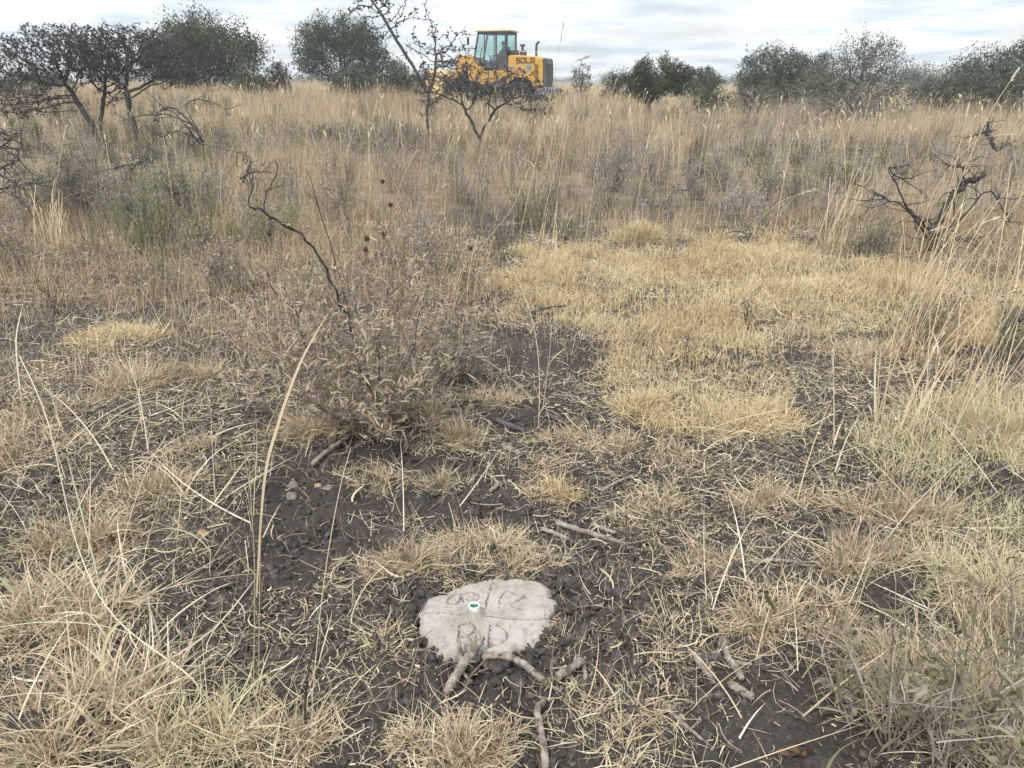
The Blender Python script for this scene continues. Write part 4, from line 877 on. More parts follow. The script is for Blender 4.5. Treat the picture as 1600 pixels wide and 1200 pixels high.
TUS = [
 ('wide dense tussock directly behind the concrete marker', 745, 875, .20, .13, 1100, 'straw', 1.2, 1.0, .7),
 ('left fringe of long flopping straw beside the wide tussock behind the marker', 640, 885, .10, .17, 260, 'straw', .9, 1.2, 1.1),
 ('pale tussock in the bottom foreground below the forked stick', 715, 1165, .13, .14, 620, 'straw', 1.0, 1.5, .6),
 ('small tussock on the soil between the marker and the left straw', 600, 1010, .06, .12, 60, 'straw', .8, 1.2, .9),
 ('dense straw tussock at the left edge above the lower left corner', 80, 960, .19, .20, 620, 'straw', 1.0, 1.5, .7),
 ('long bladed tussock in the lower left corner', 150, 1120, .20, .24, 520, 'straw', .8, 1.6, .8),
 ('green tinged tussock in the lower left foreground', 300, 1150, .15, .18, 300, 'greengrass', .8, 1.5, .9),
 ('straw tussock at the left edge beside the long stalk', 130, 850, .17, .18, 420, 'straw', 1.0, 1.4, .8),
 ('flattened straw tussock on the bare soil left of the withered shrub', 225, 770, .17, .17, 420, 'straw', .9, 1.3, 1.0),
 ('upright straw tussock left of the withered shrub', 205, 600, .16, .22, 380, 'straw', .6, 1.1, .5),
 ('small upright tussock between the left straw and the withered shrub', 300, 590, .11, .18, 220, 'straw', .6, 1.1, .5),
 ('bright fine tussock far left behind the bare soil', 190, 530, .28, .14, 620, 'mat', .8, 1.0, .6),
 ('brown tussock at the left edge on the bare soil', 80, 650, .22, .13, 480, 'straw', .9, 1.2, .8),
 ('spreading straw tussock at the left edge of the view', 20, 700, .22, .18, 420, 'straw', .9, 1.3, .9),
 ('straw tussock right of the flattened one on the bare soil', 310, 700, .12, .13, 160, 'straw', .9, 1.1, .9),
 ('upright pale tussock right of the wide tussock behind the marker', 870, 770, .08, .11, 260, 'mat', .6, 1.1, .5),
 ('pinkish flopped tussock right of the withered shrub foot', 890, 700, .16, .15, 260, 'straw', .8, 1.2, 1.0),
 ('small pinkish tussock in front of the yellow grass', 960, 700, .10, .12, 180, 'straw', .6, 1.1, .6),
 ('low tussock on bare soil in front of the yellow grass', 1060, 715, .11, .10, 200, 'straw', .8, 1.0, .7),
 ('straw tussock on the bare soil right of centre', 1030, 800, .15, .13, 360, 'straw', .8, 1.1, .8),
 ('dense tussock right of centre beside the bare soil track', 1210, 780, .15, .14, 520, 'straw', 1.0, 1.1, .7),
 ('straw tussock right of the soil clods', 1100, 890, .10, .12, 280, 'straw', .9, 1.1, .8),
 ('pinkish straw tussock overhanging the dark soil bank', 1220, 960, .13, .15, 520, 'straw', 1.0, 1.2, .8),
 ('grass clump right of the overhanging tussock', 1330, 880, .12, .22, 260, 'straw', .5, 1.0, .5),
 ('leaning pinkish grass clump in front of the right hand green grass', 1390, 800, .16, .22, 360, 'straw', .6, 1.0, .6),
 ('golden mound of curly grass at the end of the yellow patch', 1120, 655, .26, .15, 900, 'mat', 1.0, 1.1, .7),
 ('golden curly grass mound right of the first one', 1200, 650, .15, .13, 480, 'mat', 1.0, 1.1, .7),
 ('golden curly grass mound left of the yellow patch end', 1000, 640, .18, .14, 600, 'mat', 1.0, 1.1, .7),
 ('orange straw tussock at the right foot of the withered shrub', 775, 630, .10, .14, 240, 'straw', .7, 1.1, .6),
 ('flopped straw tussock in front of the withered shrub', 715, 690, .17, .15, 300, 'straw', .8, 1.2, 1.1),
 ('reddish straw tussock at the left foot of the withered shrub', 470, 680, .13, .16, 260, 'straw', .8, 1.2, .9),
 ('thin straw tussock in front of the withered shrub left foot', 590, 750, .13, .12, 150, 'straw', .8, 1.1, 1.0),
 ('thin straw tussock on bare soil above the wide tussock', 690, 760, .10, .12, 150, 'straw', .7, 1.0, .8),
 ('tall straw clump at the right edge behind the green grass', 1560, 690, .22, .30, 420, 'greengrass', .6, 1.2, .6),
 ('green blades in the right hand grass below the tall stalks', 1480, 650, .18, .24, 280, 'greengrass', .5, 1.2, .6),
 ('sparse tussock at the bottom edge left of centre', 470, 1150, .13, .15, 240, 'straw', .8, 1.4, .9),
 ('flopped straw bundle on the soil right of the bent root', 950, 1120, .14, .17, 130, 'straw', .5, 1.3, 1.3),
 ('loose straw spray right of the soil clods', 1060, 1000, .14, .16, 130, 'straw', .5, 1.3, 1.3),
 ('sparse straw at the lower right of the marker', 880, 990, .08, .12, 90, 'straw', .6, 1.1, 1.0),
 ('long straw among the leafy plants in the lower right corner', 1500, 1110, .20, .30, 420, 'straw', .7, 1.3, .6),
 ('straw tussock at the right edge above the corner plants', 1570, 1000, .20, .24, 420, 'straw', .8, 1.3, .7),
 ('straw at the left fringe of the lower right leafy plants', 1400, 1050, .12, .20, 180, 'straw', .8, 1.2, .8),
 ('long straw clump around the right foot of the withered shrub', 660, 655, .16, .22, 240, 'straw', .7, 1.1, .7),
 ('long straw clump around the left foot of the withered shrub', 520, 660, .16, .24, 260, 'straw', .7, 1.1, .7),
 ('matted straw left of the wide tussock at the marker', 560, 900, .09, .10, 70, 'straw', .9, 1.1, 1.2),
 ('matted straw on the soil between forked twig and wide tussock', 820, 730, .12, .10, 130, 'straw', .9, 1.1, 1.2),
 ('matted straw right of the bent bottom stick', 1010, 1170, .12, .12, 120, 'straw', .9, 1.3, 1.3),
 ('ragged straw below the overhanging tussock', 1300, 980, .10, .14, 160, 'straw', .9, 1.1, .9),
 ('green and straw coloured blades in the bottom right corner', 1575, 1160, .16, .30, 360, 'greengrass', .6, 1.5, .6),
 ('half green tuft at the right edge below the green grass', 1560, 920, .20, .20, 480, 'greengrass', .9, 1.2, .8),
 ('straw tussock on the bare soil far right', 1370, 560, .26, .16, 420, 'straw', .8, 1.2, .8),
]
for q, (lab, a, b_, r_, h, n, kd, cu, wd, fl) in enumerate(TUS): tussock(lab, a, b_, r_, h, int(n*1.55), kd, cu, 200+q, wd*1.12, fl)

# ------------------------------------------------------------------ single tall stalks and long blades
def stalk(label, pts, w, head=0, kind='straw', name='grass_stalk', group='tall single grass stalks', flat=False, tint=.75):
    P = px_path(pts); f = P[0].copy(); f[2] = hz1(f[0], f[1])-.01
    if P[0][2]-f[2] > .03: P = np.vstack([f, P])
    P = smooth_path(P, 6); o = P[0].copy(); mb = MB(); n = len(P)
    t = empty(name, o, label, 'grass stalk', group)
    if flat:
        d = np.gradient(P, axis=0); d /= np.linalg.norm(d, axis=1)[:, None]; s = np.cross(d, np.array([.25, .95, .2])); s /= np.linalg.norm(s, axis=1)[:, None]
        q = np.linspace(0, 1, n); wf = w*np.clip(np.sin(PI*(.12+.88*q))**.7, .15, 1); nn = np.cross(s, d)
        L0, C0, R0 = P-s*wf[:, None]/2, P+nn*wf[:, None]*.18, P+s*wf[:, None]/2
        V = np.stack([L0-o, C0-o, R0-o], 1).reshape(-1, 3); i = np.arange(n-1)*3
        mb.add(V, np.vstack([np.stack([i, i+1, i+4, i+3], 1), np.stack([i+1, i+2, i+5, i+4], 1)]), None, tint)
    else:
        mb.tube(P-o, np.linspace(w/2, w*.28, n), 5, tint)
        for k in range(2):                       # leaf blades off the stem
            i = rng.integers(2, max(3, n//2)); mb.ribbons((P[i]-o)[None], U(0, 2*PI, 1), U(.08, .16, 1), w*1.6, U(.3, .8, 1), U(.5, 1.2, 1), 4, tint=tint, ground=False)
    mb.build('stem', M[kind], t)
    if head:
        d = P[-1]-P[-3]; d /= np.linalg.norm(d); m = 46; s_ = U(0, 1, m)
        az = math.atan2(d[1], d[0]); le = math.acos(max(-1, min(1, d[2]))); mh = MB()
        mh.ribbons((P[-1]-o)+d*(s_*head)[:, None], az+rng.normal(0, .25, m), head*U(.25, .45, m), .0028+.0006*P[-1][1], le+rng.normal(0, .14, m), .35, 2, prof='leaf', tint=U(0, 1, m), ground=False)
        mh.build('seed_head', M['plume'], t)
    return t
stalk('thick pale dry blade curving up in front of the withered shrub', [(400, 945, 2.05), (412, 760, 2.07), (432, 670, 2.1), (470, 565, 2.15), (512, 490, 2.2)], .0088, flat=True, tint=.62)
stalk('thin green stem rising beside the thick pale blade', [(396, 1075, 1.62), (398, 900, 1.64), (392, 780, 1.66), (390, 735, 1.67)], .0035, kind='greengrass', tint=.9)
stalk('second thin stem just right of the green one in the left foreground', [(404, 1070, 1.62), (406, 900, 1.64), (408, 800, 1.66)], .003, tint=.5)
stalk('long thin stem rising from the bottom straw left of the marker', [(488, 1090, 1.6), (500, 960, 1.62), (515, 850, 1.64), (532, 760, 1.68), (548, 700, 1.7)], .003, tint=.8)
stalk('long straight stalk slanting up to the left in the left foreground', [(300, 1060, 1.62), (180, 965, 1.7), (120, 850, 1.8), (75, 660, 1.9), (30, 555, 2.0)], .0045, tint=.9)
stalk('stalk slanting up to the right through the left foreground', [(172, 990, 1.8), (190, 860, 1.85), (225, 745, 1.9), (260, 680, 1.95)], .0042, tint=.8)
stalk('pale stalk beside the slanting stalks in the left foreground', [(160, 930, 1.9), (135, 830, 1.95), (112, 740, 2.0), (105, 715, 2.0)], .0055, tint=.95)
stalk('long bent blade lying low across the lower left corner', [(5, 1190, 1.42), (110, 1110, 1.5), (220, 1055, 1.6), (330, 985, 1.7), (400, 903, 1.85)], .0075, flat=True, tint=.8)
stalk('green tinged blade arching over the lower left foreground', [(345, 1200, 1.42), (290, 1130, 1.5), (230, 1100, 1.55), (150, 1135, 1.5)], .007, flat=True, kind='greengrass', tint=.6)
stalk('green blade leaning right in the lower left foreground', [(158, 1050, 1.6), (166, 1000, 1.62), (185, 972, 1.64), (200, 955, 1.64)], .009, flat=True, kind='greengrass', tint=.85)
stalk('upright stalk with a pale tip at the far left', [(30, 600, 3.7), (25, 530, 3.72), (36, 475, 3.75)], .009, flat=True, tint=.9)
stalk('straight dry stalk standing behind the withered shrub', [(840, 690, 3.3), (843, 600, 3.32), (836, 520, 3.35), (815, 450, 3.4), (790, 400, 3.45)], .0045, tint=.8)
stalk('thin stalk crossing in front of the straight dry stalk', [(848, 640, 3.5), (858, 560, 3.52), (862, 510, 3.55)], .0035, tint=.7)
stalk('dry stalk bent far over at the withered shrub right side', [(830, 620, 3.6), (790, 585, 3.6), (755, 560, 3.62)], .005, tint=.7)
stalk('pale blade standing alone on the bare soil right of the yellow grass', [(1367, 645, 3.4), (1367, 590, 3.42), (1369, 548, 3.45)], .009, flat=True, tint=.95)
stalk('leafy spike standing on the bare soil right of the yellow grass', [(1303, 690, 3.15), (1303, 640, 3.17), (1302, 590, 3.2)], .006, head=.10, tint=.8)
stalk('golden bent stem lying over the clods right of the marker', [(890, 845, 2.4), (930, 895, 2.3), (962, 950, 2.15), (1020, 985, 2.03), (1075, 1000, 2.0)], .0062, tint=.6)
stalk('pale straight straw lying on the soil in the lower right', [(1175, 1190, 1.43), (1110, 1150, 1.5), (1045, 1100, 1.6)], .0042, tint=1-.08)
stalk('long straw leaning across the soil bank right of the marker', [(1115, 975, 2.0), (1170, 920, 2.05), (1215, 860, 2.1), (1258, 820, 2.2)], .0052, tint=.6)
stalk('thin straw standing over the marker', [(725, 1030, 1.77), (745, 990, 1.80), (765, 950, 1.84), (792, 915, 1.9)], .0028, tint=.35)
def tall_clump(label, px, py, n, h, lean, az0, seed, rad=.1):
    rg = np.random.default_rng(seed); o = g(px, py); x = o[0]+rg.normal(0, rad, n); y = o[1]+rg.normal(0, rad, n); p = np.stack([x, y, hz(x, y)-.005], 1); mb = MB()
    L = h*rg.uniform(.5, 1.1, n); az = az0+rg.normal(0, .6, n); ln = np.abs(rg.normal(lean, .16, n)); bd = rg.uniform(.05, .55, n); w = .0017+.0005*y
    t = empty('tall_grass_clump', o, label, 'grass clump', 'tall leaning grass clumps')
    mb.ribbons(p, az, L, w, ln, bd, 6, prof='straw', tint=rg.uniform(.35, .95, n), roll=0)
    m = n*3; q = rg.integers(0, n, m); mb.ribbons(p[q]+rg.normal(0, .02, (m, 3))*[1, 1, 0], az[q]+rg.normal(0, 1, m), h*rg.uniform(.15, .45, m), w[q]*1.4, rg.uniform(.1, .9, m), rg.normal(.6, .5, m), 4, tint=rg.uniform(.1, .95, m))
    for v in mb.v: v -= o
    mb.build('blades', M['savanna'], t); mh = MB()
    for k in range(n):
        if rg.uniform() < .4:
            tip = p[k].copy()
            for i in range(7):
                a = ln[k]+bd[k]*i/6; f = L[k]/6*(1 if i < 6 else 0); tip += np.array([math.sin(a)*math.cos(az[k]), math.sin(a)*math.sin(az[k]), math.cos(a)])*f
            a = ln[k]+bd[k]; d = np.array([math.sin(a)*math.cos(az[k]), math.sin(a)*math.sin(az[k]), math.cos(a)]); hl = rg.uniform(.05, .10); s_ = rg.uniform(-.4, .7, 14)
            mh.ribbons(tip-o+d*(s_*hl)[:, None], az[k]+rg.normal(0, .2, 14), hl*.4, .003, a+rg.normal(0, .12, 14), .3, 2, prof='leaf', tint=rg.uniform(0, 1, 14), ground=False)
    if mh.n: mh.build('seed_heads', M['plume'], t)
for q, (lab, a, b_, n, h, le, az0) in enumerate((
    ('tall straw clump leaning right at the right edge, below the dead thorn branch', 1420, 560, 24, .95, .35, .1), ('sparse tall clump leaning right at the right edge of the green grass', 1530, 640, 18, .85, .4, .1),
    ('tall clump of straw rising in front of the dead thorn branch', 1440, 470, 18, .75, .25, .2), ('tall thin clump at the right edge level with the yellow grass', 1580, 500, 22, .95, .3, .0),
    ('thin leaning clump on the bare soil right of the yellow grass', 1420, 690, 22, .55, .35, .6), ('tall clump beside the dark green low bush', 1290, 390, 26, .75, .25, .3),
    ('upright straw clump right of the feathery bush', 358, 372, 30, .75, .08, 0), ('straw clump in front of the silvery bush on the far left', 90, 395, 26, .6, .15, 2), ('straw clump behind the withered shrub to its right', 720, 470, 22, .42, .2, 0),
    ('thin straw clump on the left edge of the yellow grass', 850, 430, 18, .5, .15, .5), ('thin straw clump left of the withered shrub', 440, 560, 16, .45, .2, 2.8))):
    tall_clump(lab, a, b_, n, h, le, az0, 400+q, .07 if n < 30 else .13)
# plumed stalks
PL = [
 ('plumed stalk rising tallest against the sky right of the loader', [(812, 370, 7.8), (840, 240, 7.9), (862, 140, 8.0), (875, 68, 8.1)], .007, .16),
 ('plumed stalk against the sky just right of the tallest one', [(848, 345, 8.2), (880, 210, 8.3), (893, 110, 8.4), (898, 96, 8.4)], .007, .16),
 ('plumed stalk in the field in front of the grey twiggy bush', [(915, 380, 7.2), (930, 270, 7.3), (945, 190, 7.4), (955, 152, 7.4)], .007, .14),
 ('straight pale stalk left of the grey twiggy bush', [(868, 330, 9), (880, 245, 9.1), (888, 195, 9.2)], .007, 0),
 ('long plumed stalk leaning right in front of the right edge acacia', [(1425, 500, 5.0), (1490, 310, 5.1), (1540, 190, 5.2), (1578, 128, 5.3)], .0065, .10),
 ('plumed stalk nodding over the dead thorn branch', [(1400, 460, 5.6), (1460, 300, 5.7), (1520, 225, 5.8), (1560, 212, 5.85)], .0055, .11),
 ('plumed stalk left of the dead thorn branch', [(1200, 420, 6.6), (1225, 280, 6.7), (1240, 215, 6.8), (1268, 190, 6.8)], .006, .12),
 ('pale plume leaning right above the dark soil patch', [(1170, 380, 7.2), (1190, 340, 7.2), (1220, 315, 7.2), (1245, 305, 7.2)], .006, .14),
 ('short plumed stalk with a drooping head below the dead thorn branch', [(1420, 470, 5.2), (1428, 400, 5.2), (1436, 370, 5.2), (1450, 362, 5.2)], .005, .08),
 ('long stalk leaning left to right through the right hand grass', [(1360, 690, 3.2), (1400, 560, 3.3), (1440, 450, 3.4), (1480, 380, 3.5), (1530, 352, 3.55)], .005, .09),
 ('tall slanting stalk at the right edge', [(1415, 640, 3.4), (1470, 520, 3.5), (1535, 400, 3.6), (1600, 300, 3.7)], .005, .1),
 ('second slanting stalk at the right edge', [(1500, 620, 3.5), (1540, 510, 3.6), (1580, 420, 3.65), (1612, 350, 3.7)], .005, .1),
 ('steep straight stalk rising past the dead thorn branch', [(1422, 560, 4.1), (1450, 420, 4.2), (1485, 290, 4.3), (1508, 190, 4.4)], .005, .08),
 ('nodding pale blade entering at the right edge', [(1470, 545, 4.0), (1520, 490, 4.0), (1570, 460, 3.95), (1602, 452, 3.9)], .006, .1),
 ('straight straw coloured stalk right of the dark green low bush', [(1310, 420, 6.4), (1322, 320, 6.5), (1345, 210, 6.6), (1352, 180, 6.6)], .006, .12),
 ('thin stalk rising in the yellow grass left side', [(838, 470, 5.2), (845, 400, 5.3), (852, 345, 5.4)], .0055, 0),
 ('reddish stalk leaning right over the dark soil patch', [(730, 420, 6.4), (765, 370, 6.4), (800, 325, 6.5), (828, 260, 6.6)], .006, 0),
 ('straight pale stalk behind the yellow grass edge', [(985, 385, 7.4), (998, 300, 7.5), (1010, 235, 7.6)], .006, .12),
 ('pale nodding stalk far left in front of the silvery bush', [(80, 340, 8), (92, 260, 8), (100, 215, 8.1)], .006, .1),
 ('straw coloured stalk right of the feathery bush', [(352, 370, 7.2), (345, 280, 7.3), (372, 215, 7.4), (378, 195, 7.4)], .008, 0),
 ('straight stalk in front of the arched dead branch', [(265, 280, 8.5), (255, 210, 8.6), (249, 175, 8.6)], .007, 0),
 ('plumed stalk rising left of the withered shrub', [(350, 345, 7.8), (368, 270, 7.9), (393, 200, 8.0)], .007, .1),
 ('drooping plume behind the withered shrub', [(640, 360, 7), (655, 320, 7), (680, 300, 7)], .006, .12),
]
for q, (lab, pts, w, hd) in enumerate(PL): stalk(lab, pts, w, hd, 'savanna', group='plumed grass stalks of the field', tint=float(U(.55, .95)))

# ------------------------------------------------------------------ sticks, stones and clods
def stick(label, pts, r0, r1, group='dead sticks lying on the soil', extra=(), matn='deadwood', name='dead_stick', sides=9):
    P = smooth_path([g(a, b_, dz) for a, b_, dz in pts], 9); o = P[0].copy(); mb = MB(); n = len(P)
    r = np.linspace(r0, r1, n)*.80*(1+.07*rng.normal(0, 1, n)); r[-1] *= .55; r[0] *= .7; r[-2] *= .85; P[1:-1] += rng.normal(0, r0*.07, P[1:-1].shape)
    P[:, 2] += .006; mb.tube(P, r*1.06, sides+2, rough=.035)
    for q in range(2):                        # snags
        i = rng.integers(1, n-1); v = rng.normal(0, 1, 3); v[2] = abs(v[2]); v /= np.linalg.norm(v); mb.tube([P[i], P[i]+v*r0*1.5, P[i]+v*r0*2.1], [r0*.45, r0*.3, r0*.1], 5)
    for pp, ra, rb in extra:
        Q = smooth_path([g(a, b_, dz) for a, b_, dz in pp], 5); mb.tube(Q, np.linspace(ra, rb, len(Q)), 8, rough=.13)
    return tag(mb.build(name, M[matn], smooth=True, origin=o), label, 'stick', group)
stick('pale forked stick with a splintered end leaning on the front of the concrete marker', [(697, 1086, .012), (715, 1055, .022), (733, 1028, .045), (745, 1010, .066)], .0135, .017,
      extra=[([(722, 1044, .03), (718, 1015, .06), (716, 998, .075)], .012, .003), ([(740, 1020, .05), (750, 1005, .07), (757, 995, .078)], .015, .003), ([(738, 1018, .055), (742, 1000, .075), (744, 993, .08)], .008, .002), ([(722, 1050, .02), (735, 1064, .012)], .006, .004)])
stick('knobbly brown root curving away from the forked stick', [(752, 1028, .024), (790, 1028, .026), (820, 1042, .022), (838, 1058, .018), (856, 1070, .012)], .012, .010)
stick('grey bent stick standing out at the bottom edge right of the pale tussock', [(852, 1205, .012), (850, 1170, .012), (842, 1130, .014), (840, 1110, .022), (852, 1097, .028)], .011, .0105)
stick('short grey brown stick with a peg foot on the soil right of the root', [(870, 1062, .012), (890, 1048, .02), (912, 1034, .03)], .013, .014, extra=[([(910, 1036, .028), (915, 1055, .012), (914, 1074, .004)], .008, .006)])
stick('long grey stick lying across the soil above the clods', [(868, 818, .012), (905, 830, .014), (945, 842, .012), (978, 853, .008)], .012, .009)
stick('thinner stick lying left of the long grey stick', [(845, 828, .01), (868, 836, .01), (890, 845, .008)], .010, .008)
stick('broken pale bark piece behind the long grey stick', [(925, 820, .01), (940, 828, .012), (965, 835, .008)], .010, .006)
stick('brown crooked stick below the soil bank', [(1128, 1000, .02), (1135, 1025, .014), (1150, 1048, .012), (1160, 1064, .008)], .012, .010, extra=[([(1140, 1030, .014), (1155, 1036, .01), (1175, 1038, .008)], .006, .004)])
stick('grey stick left of the brown crooked stick below the bank', [(1085, 1028, .014), (1098, 1045, .01), (1116, 1070, .008)], .010, .009)
stick('stubby brown stick lowest below the soil bank', [(1140, 1072, .012), (1158, 1082, .012), (1178, 1094, .01)], .013, .010)
stick('dark short stick between the two sticks below the bank', [(1095, 1032, .012), (1112, 1030, .012), (1128, 1028, .01)], .014, .012, matn='bark')
stick('grey stick lying in the straw right of the clods', [(1175, 882, .012), (1210, 878, .014), (1258, 882, .01)], .0085, .006)
stick('dark stick lying on the soil in front of the yellow grass', [(775, 658, .014), (800, 668, .012), (828, 680, .01)], .015, .011, matn='bark')
stick('short dark stick right of the withered shrub', [(852, 648, .012), (865, 655, .012), (880, 662, .01)], .015, .012, matn='bark')
stick('brown stick on the soil right of the withered shrub foot', [(785, 695, .012), (800, 705, .012), (815, 712, .01)], .014, .012)
stick('grey stick at the left foot of the withered shrub', [(488, 728, .014), (510, 708, .016), (545, 684, .014)], .013, .009)
stick('forked pale twig lying on the soil above the wide tussock', [(765, 770, .01), (778, 758, .012), (762, 742, .014)], .010, .006, extra=[([(775, 760, .01), (800, 750, .01)], .007, .004)])
stick('pale twig pile piece right of the forked pale twig', [(940, 770, .01), (965, 755, .012), (990, 745, .01)], .010, .007)
stick('thin grey stick lying across the lower foreground right of the bent stick', [(1040, 1110, .008), (1075, 1140, .008), (1105, 1165, .006)], .006, .004)
stick('burnt straight twig on the soil beside the withered shrub', [(640, 640, .02), (700, 632, .03), (755, 628, .02)], .008, .005, matn='burnt')
stick('thin reddish stem lying on the soil left of the withered shrub', [(270, 745, .01), (330, 728, .012), (430, 708, .012)], .004, .003, matn='deadwood')
def rock(label, px, py, r, matn, name='stone', flat=.75, group='stones on the soil', cat='stone', sub=3):
    o = g(px, py, r*flat*.45); mb = MB(); mb.lumps(np.zeros((1, 3)), r, sub, .05, flat, coh=.9 if name == 'soil_clod' else .8); v = mb.v[0]
    v *= (1+.35*(fbm(v[:, 0]/r*1.6+px, v[:, 1]/r*1.6+v[:, 2]/r*1.3, 3, int(px))-.5))[:, None]
    ob = mb.build(name, M[matn], smooth=True); ob.location = o
    return tag(ob, label, cat, group)
rock('round dark soil clod below the root in front of the marker', 806, 1066, .026, 'clod', 'soil_clod', .9, None, 'clod')
rock('small pale lump of mortar under the root in front of the marker', 780, 1045, .013, 'stone', 'mortar_lump', .8, None, 'mortar lump')
rock('ochre stone on the bare soil left of the marker', 317, 834, .018, 'ochre')
rock('ochre stone far left behind the upright tussocks', 252, 433, .035, 'ochre')
rock('grey stone upper of two beside the small ochre one', 458, 759, .020, 'stone'); rock('grey stone lower of two beside the small ochre one', 456, 776, .020, 'stone')
rock('small ochre stone in front of the withered shrub', 497, 759, .014, 'ochre'); rock('grey stone right of the small ochre stone', 513, 763, .015, 'stone')
rock('small pale stone left of the flattened straw tussock', 270, 742, .016, 'stone')
rock('orange crumb of stone on the soil right of the clods', 1012, 1024, .009, 'ochre')
rock('pale ochre chip on the straw above the overhanging tussock', 1217, 868, .013, 'ochre')
rock('big dark clod on top of the heap right of the marker', 985, 990, .030, 'clod', 'soil_clod', .8, 'big dark clods by the marker', 'clod')
rock('dark clod at the front of the heap right of the marker', 1012, 1050, .020, 'clod', 'soil_clod', .8, 'big dark clods by the marker', 'clod')
rock('dark clod at the left side of the concrete marker', 642, 978, .022, 'clod', 'soil_clod', .8, 'big dark clods by the marker', 'clod')
rock('dark clod at the bottom edge in the lower right', 1110, 1188, .024, 'clod', 'soil_clod', .8, 'big dark clods by the marker', 'clod')
rock('dark clod in the lower left corner', 40, 1140, .045, 'clod', 'soil_clod', .7, 'big dark clods by the marker', 'clod')
# russet dead leaves in the lower right
mb = MB(); o = g(1250, 1185); n = 8; c = np.stack([rng.normal(0, .03, n), rng.normal(0, .014, n), U(.01, .03, n)], 1)
mb.ribbons(c, U(0, 2*PI, n), U(.025, .045, n), U(.010, .020, n), U(.7, 1.8, n), U(-2.2, 2.2, n), 6, twist=U(-1.5, 1.5, n), prof='leaf', tint=U(0, 1, n), ground=False)
tag(mb.build('dead_leaf', M['deadleaf']), 'crumpled russet dead leaves on the soil at the bottom right of centre', 'dead leaf').location = o

# ------------------------------------------------------------------ the concrete marker
ZT = .036
def zm(x, y, z=ZT): return gp(600+x/5.0, 850+y/5.0, z)
OUT = [(300, 520), (330, 440), (365, 395), (480, 388), (560, 338), (640, 308), (740, 290), (860, 265), (980, 260), (1090, 262), (1170, 272), (1240, 300), (1295, 342), (1288, 405), (1335, 430), (1350, 480), (1285, 540), (1292, 600), (1262, 690), (1200, 745), (1110, 785), (1010, 795), (985, 842), (900, 862), (800, 855), (700, 872), (585, 862), (540, 885), (480, 890), (420, 830), (385, 780), (315, 725), (288, 660), (285, 590)]
C0 = zm(800, 570)
ow = np.array([zm(*q)[:2]-C0[:2] for q in OUT]); ta = np.arctan2(ow[:, 1], ow[:, 0]); ra = np.hypot(ow[:, 0], ow[:, 1]); od = np.argsort(ta)
na = 440; th = np.linspace(-PI, PI, na, endpoint=False); Rr = np.interp(th, ta[od], ra[od], period=2*PI)
Rr = Rr*(1+.08*(fbm(np.cos(th)*9, np.sin(th)*9, 3, 5)-.5))+.009*(fbm(np.cos(th)*20, np.sin(th)*20, 3, 6)-.5)-.008*sstep(.64, .74, fbm(np.cos(th)*14+4, np.sin(th)*14, 2, 8))
nr = 110; q = (np.arange(1, nr+1)/nr)**.9
X = q[:, None]*Rr[None]*np.cos(th)[None]; Y = q[:, None]*Rr[None]*np.sin(th)[None]
STR = [[(320, 540), (450, 535), (560, 550), (650, 545)], [(785, 560), (900, 575), (1050, 590), (1200, 590), (1285, 572)], [(855, 290), (830, 350), (820, 400), (800, 450), (800, 505)],
       [(945, 375), (900, 430), (905, 462)], [(960, 365), (1010, 385), (1060, 410), (1110, 412), (1060, 432), (1000, 465), (1010, 490), (1085, 512)],
       [(605, 385), (550, 395), (500, 430), (500, 470), (560, 470), (600, 430), (605, 385), (620, 450)], [(622, 388), (680, 375), (740, 400), (750, 420), (700, 440), (645, 430)], [(488, 490), (525, 490)],
       [(590, 640), (588, 700), (580, 760)], [(610, 630), (680, 615), (716, 640), (700, 690), (650, 725), (605, 720)], [(650, 725), (690, 770), (720, 805)], [(832, 630), (822, 720), (815, 800)], [(842, 625), (900, 640), (960, 680), (962, 735), (905, 780), (825, 805)]]
dmin = np.full(X.shape, 9.)
for s in STR:
    w = [zm(*k)[:2]-C0[:2] for k in s]
    for a, b_ in zip(w[:-1], w[1:]):
        ab = b_-a; tt = np.clip(((X-a[0])*ab[0]+(Y-a[1])*ab[1])/(ab@ab), 0, 1)
        dmin = np.minimum(dmin, np.hypot(X-a[0]-tt*ab[0], Y-a[1]-tt*ab[1]))
jit = fbm(X*260, Y*260, 2, 11); groove = sstep(.0040, .0014, dmin+.0040*(jit-.5))*sstep(.30, .50, fbm(X*150, Y*150, 2, 13)+.06)
edge = sstep(.91, 1.0, q)[:, None]*np.ones_like(X)
Z = ZT+.0035*(fbm(X*14, Y*14, 3, 15)-.5)+.0018*(fbm(X*110, Y*110, 3, 16)-.5)-.0035*sstep(.68, .8, fbm(X*75, Y*75, 2, 18))-.006*groove-.008*edge**2*(.3+1.2*fbm(X*45, Y*45, 3, 17))
lip = np.exp(-((dmin-.0065)/.002)**2)*.0011; Z = Z+lip
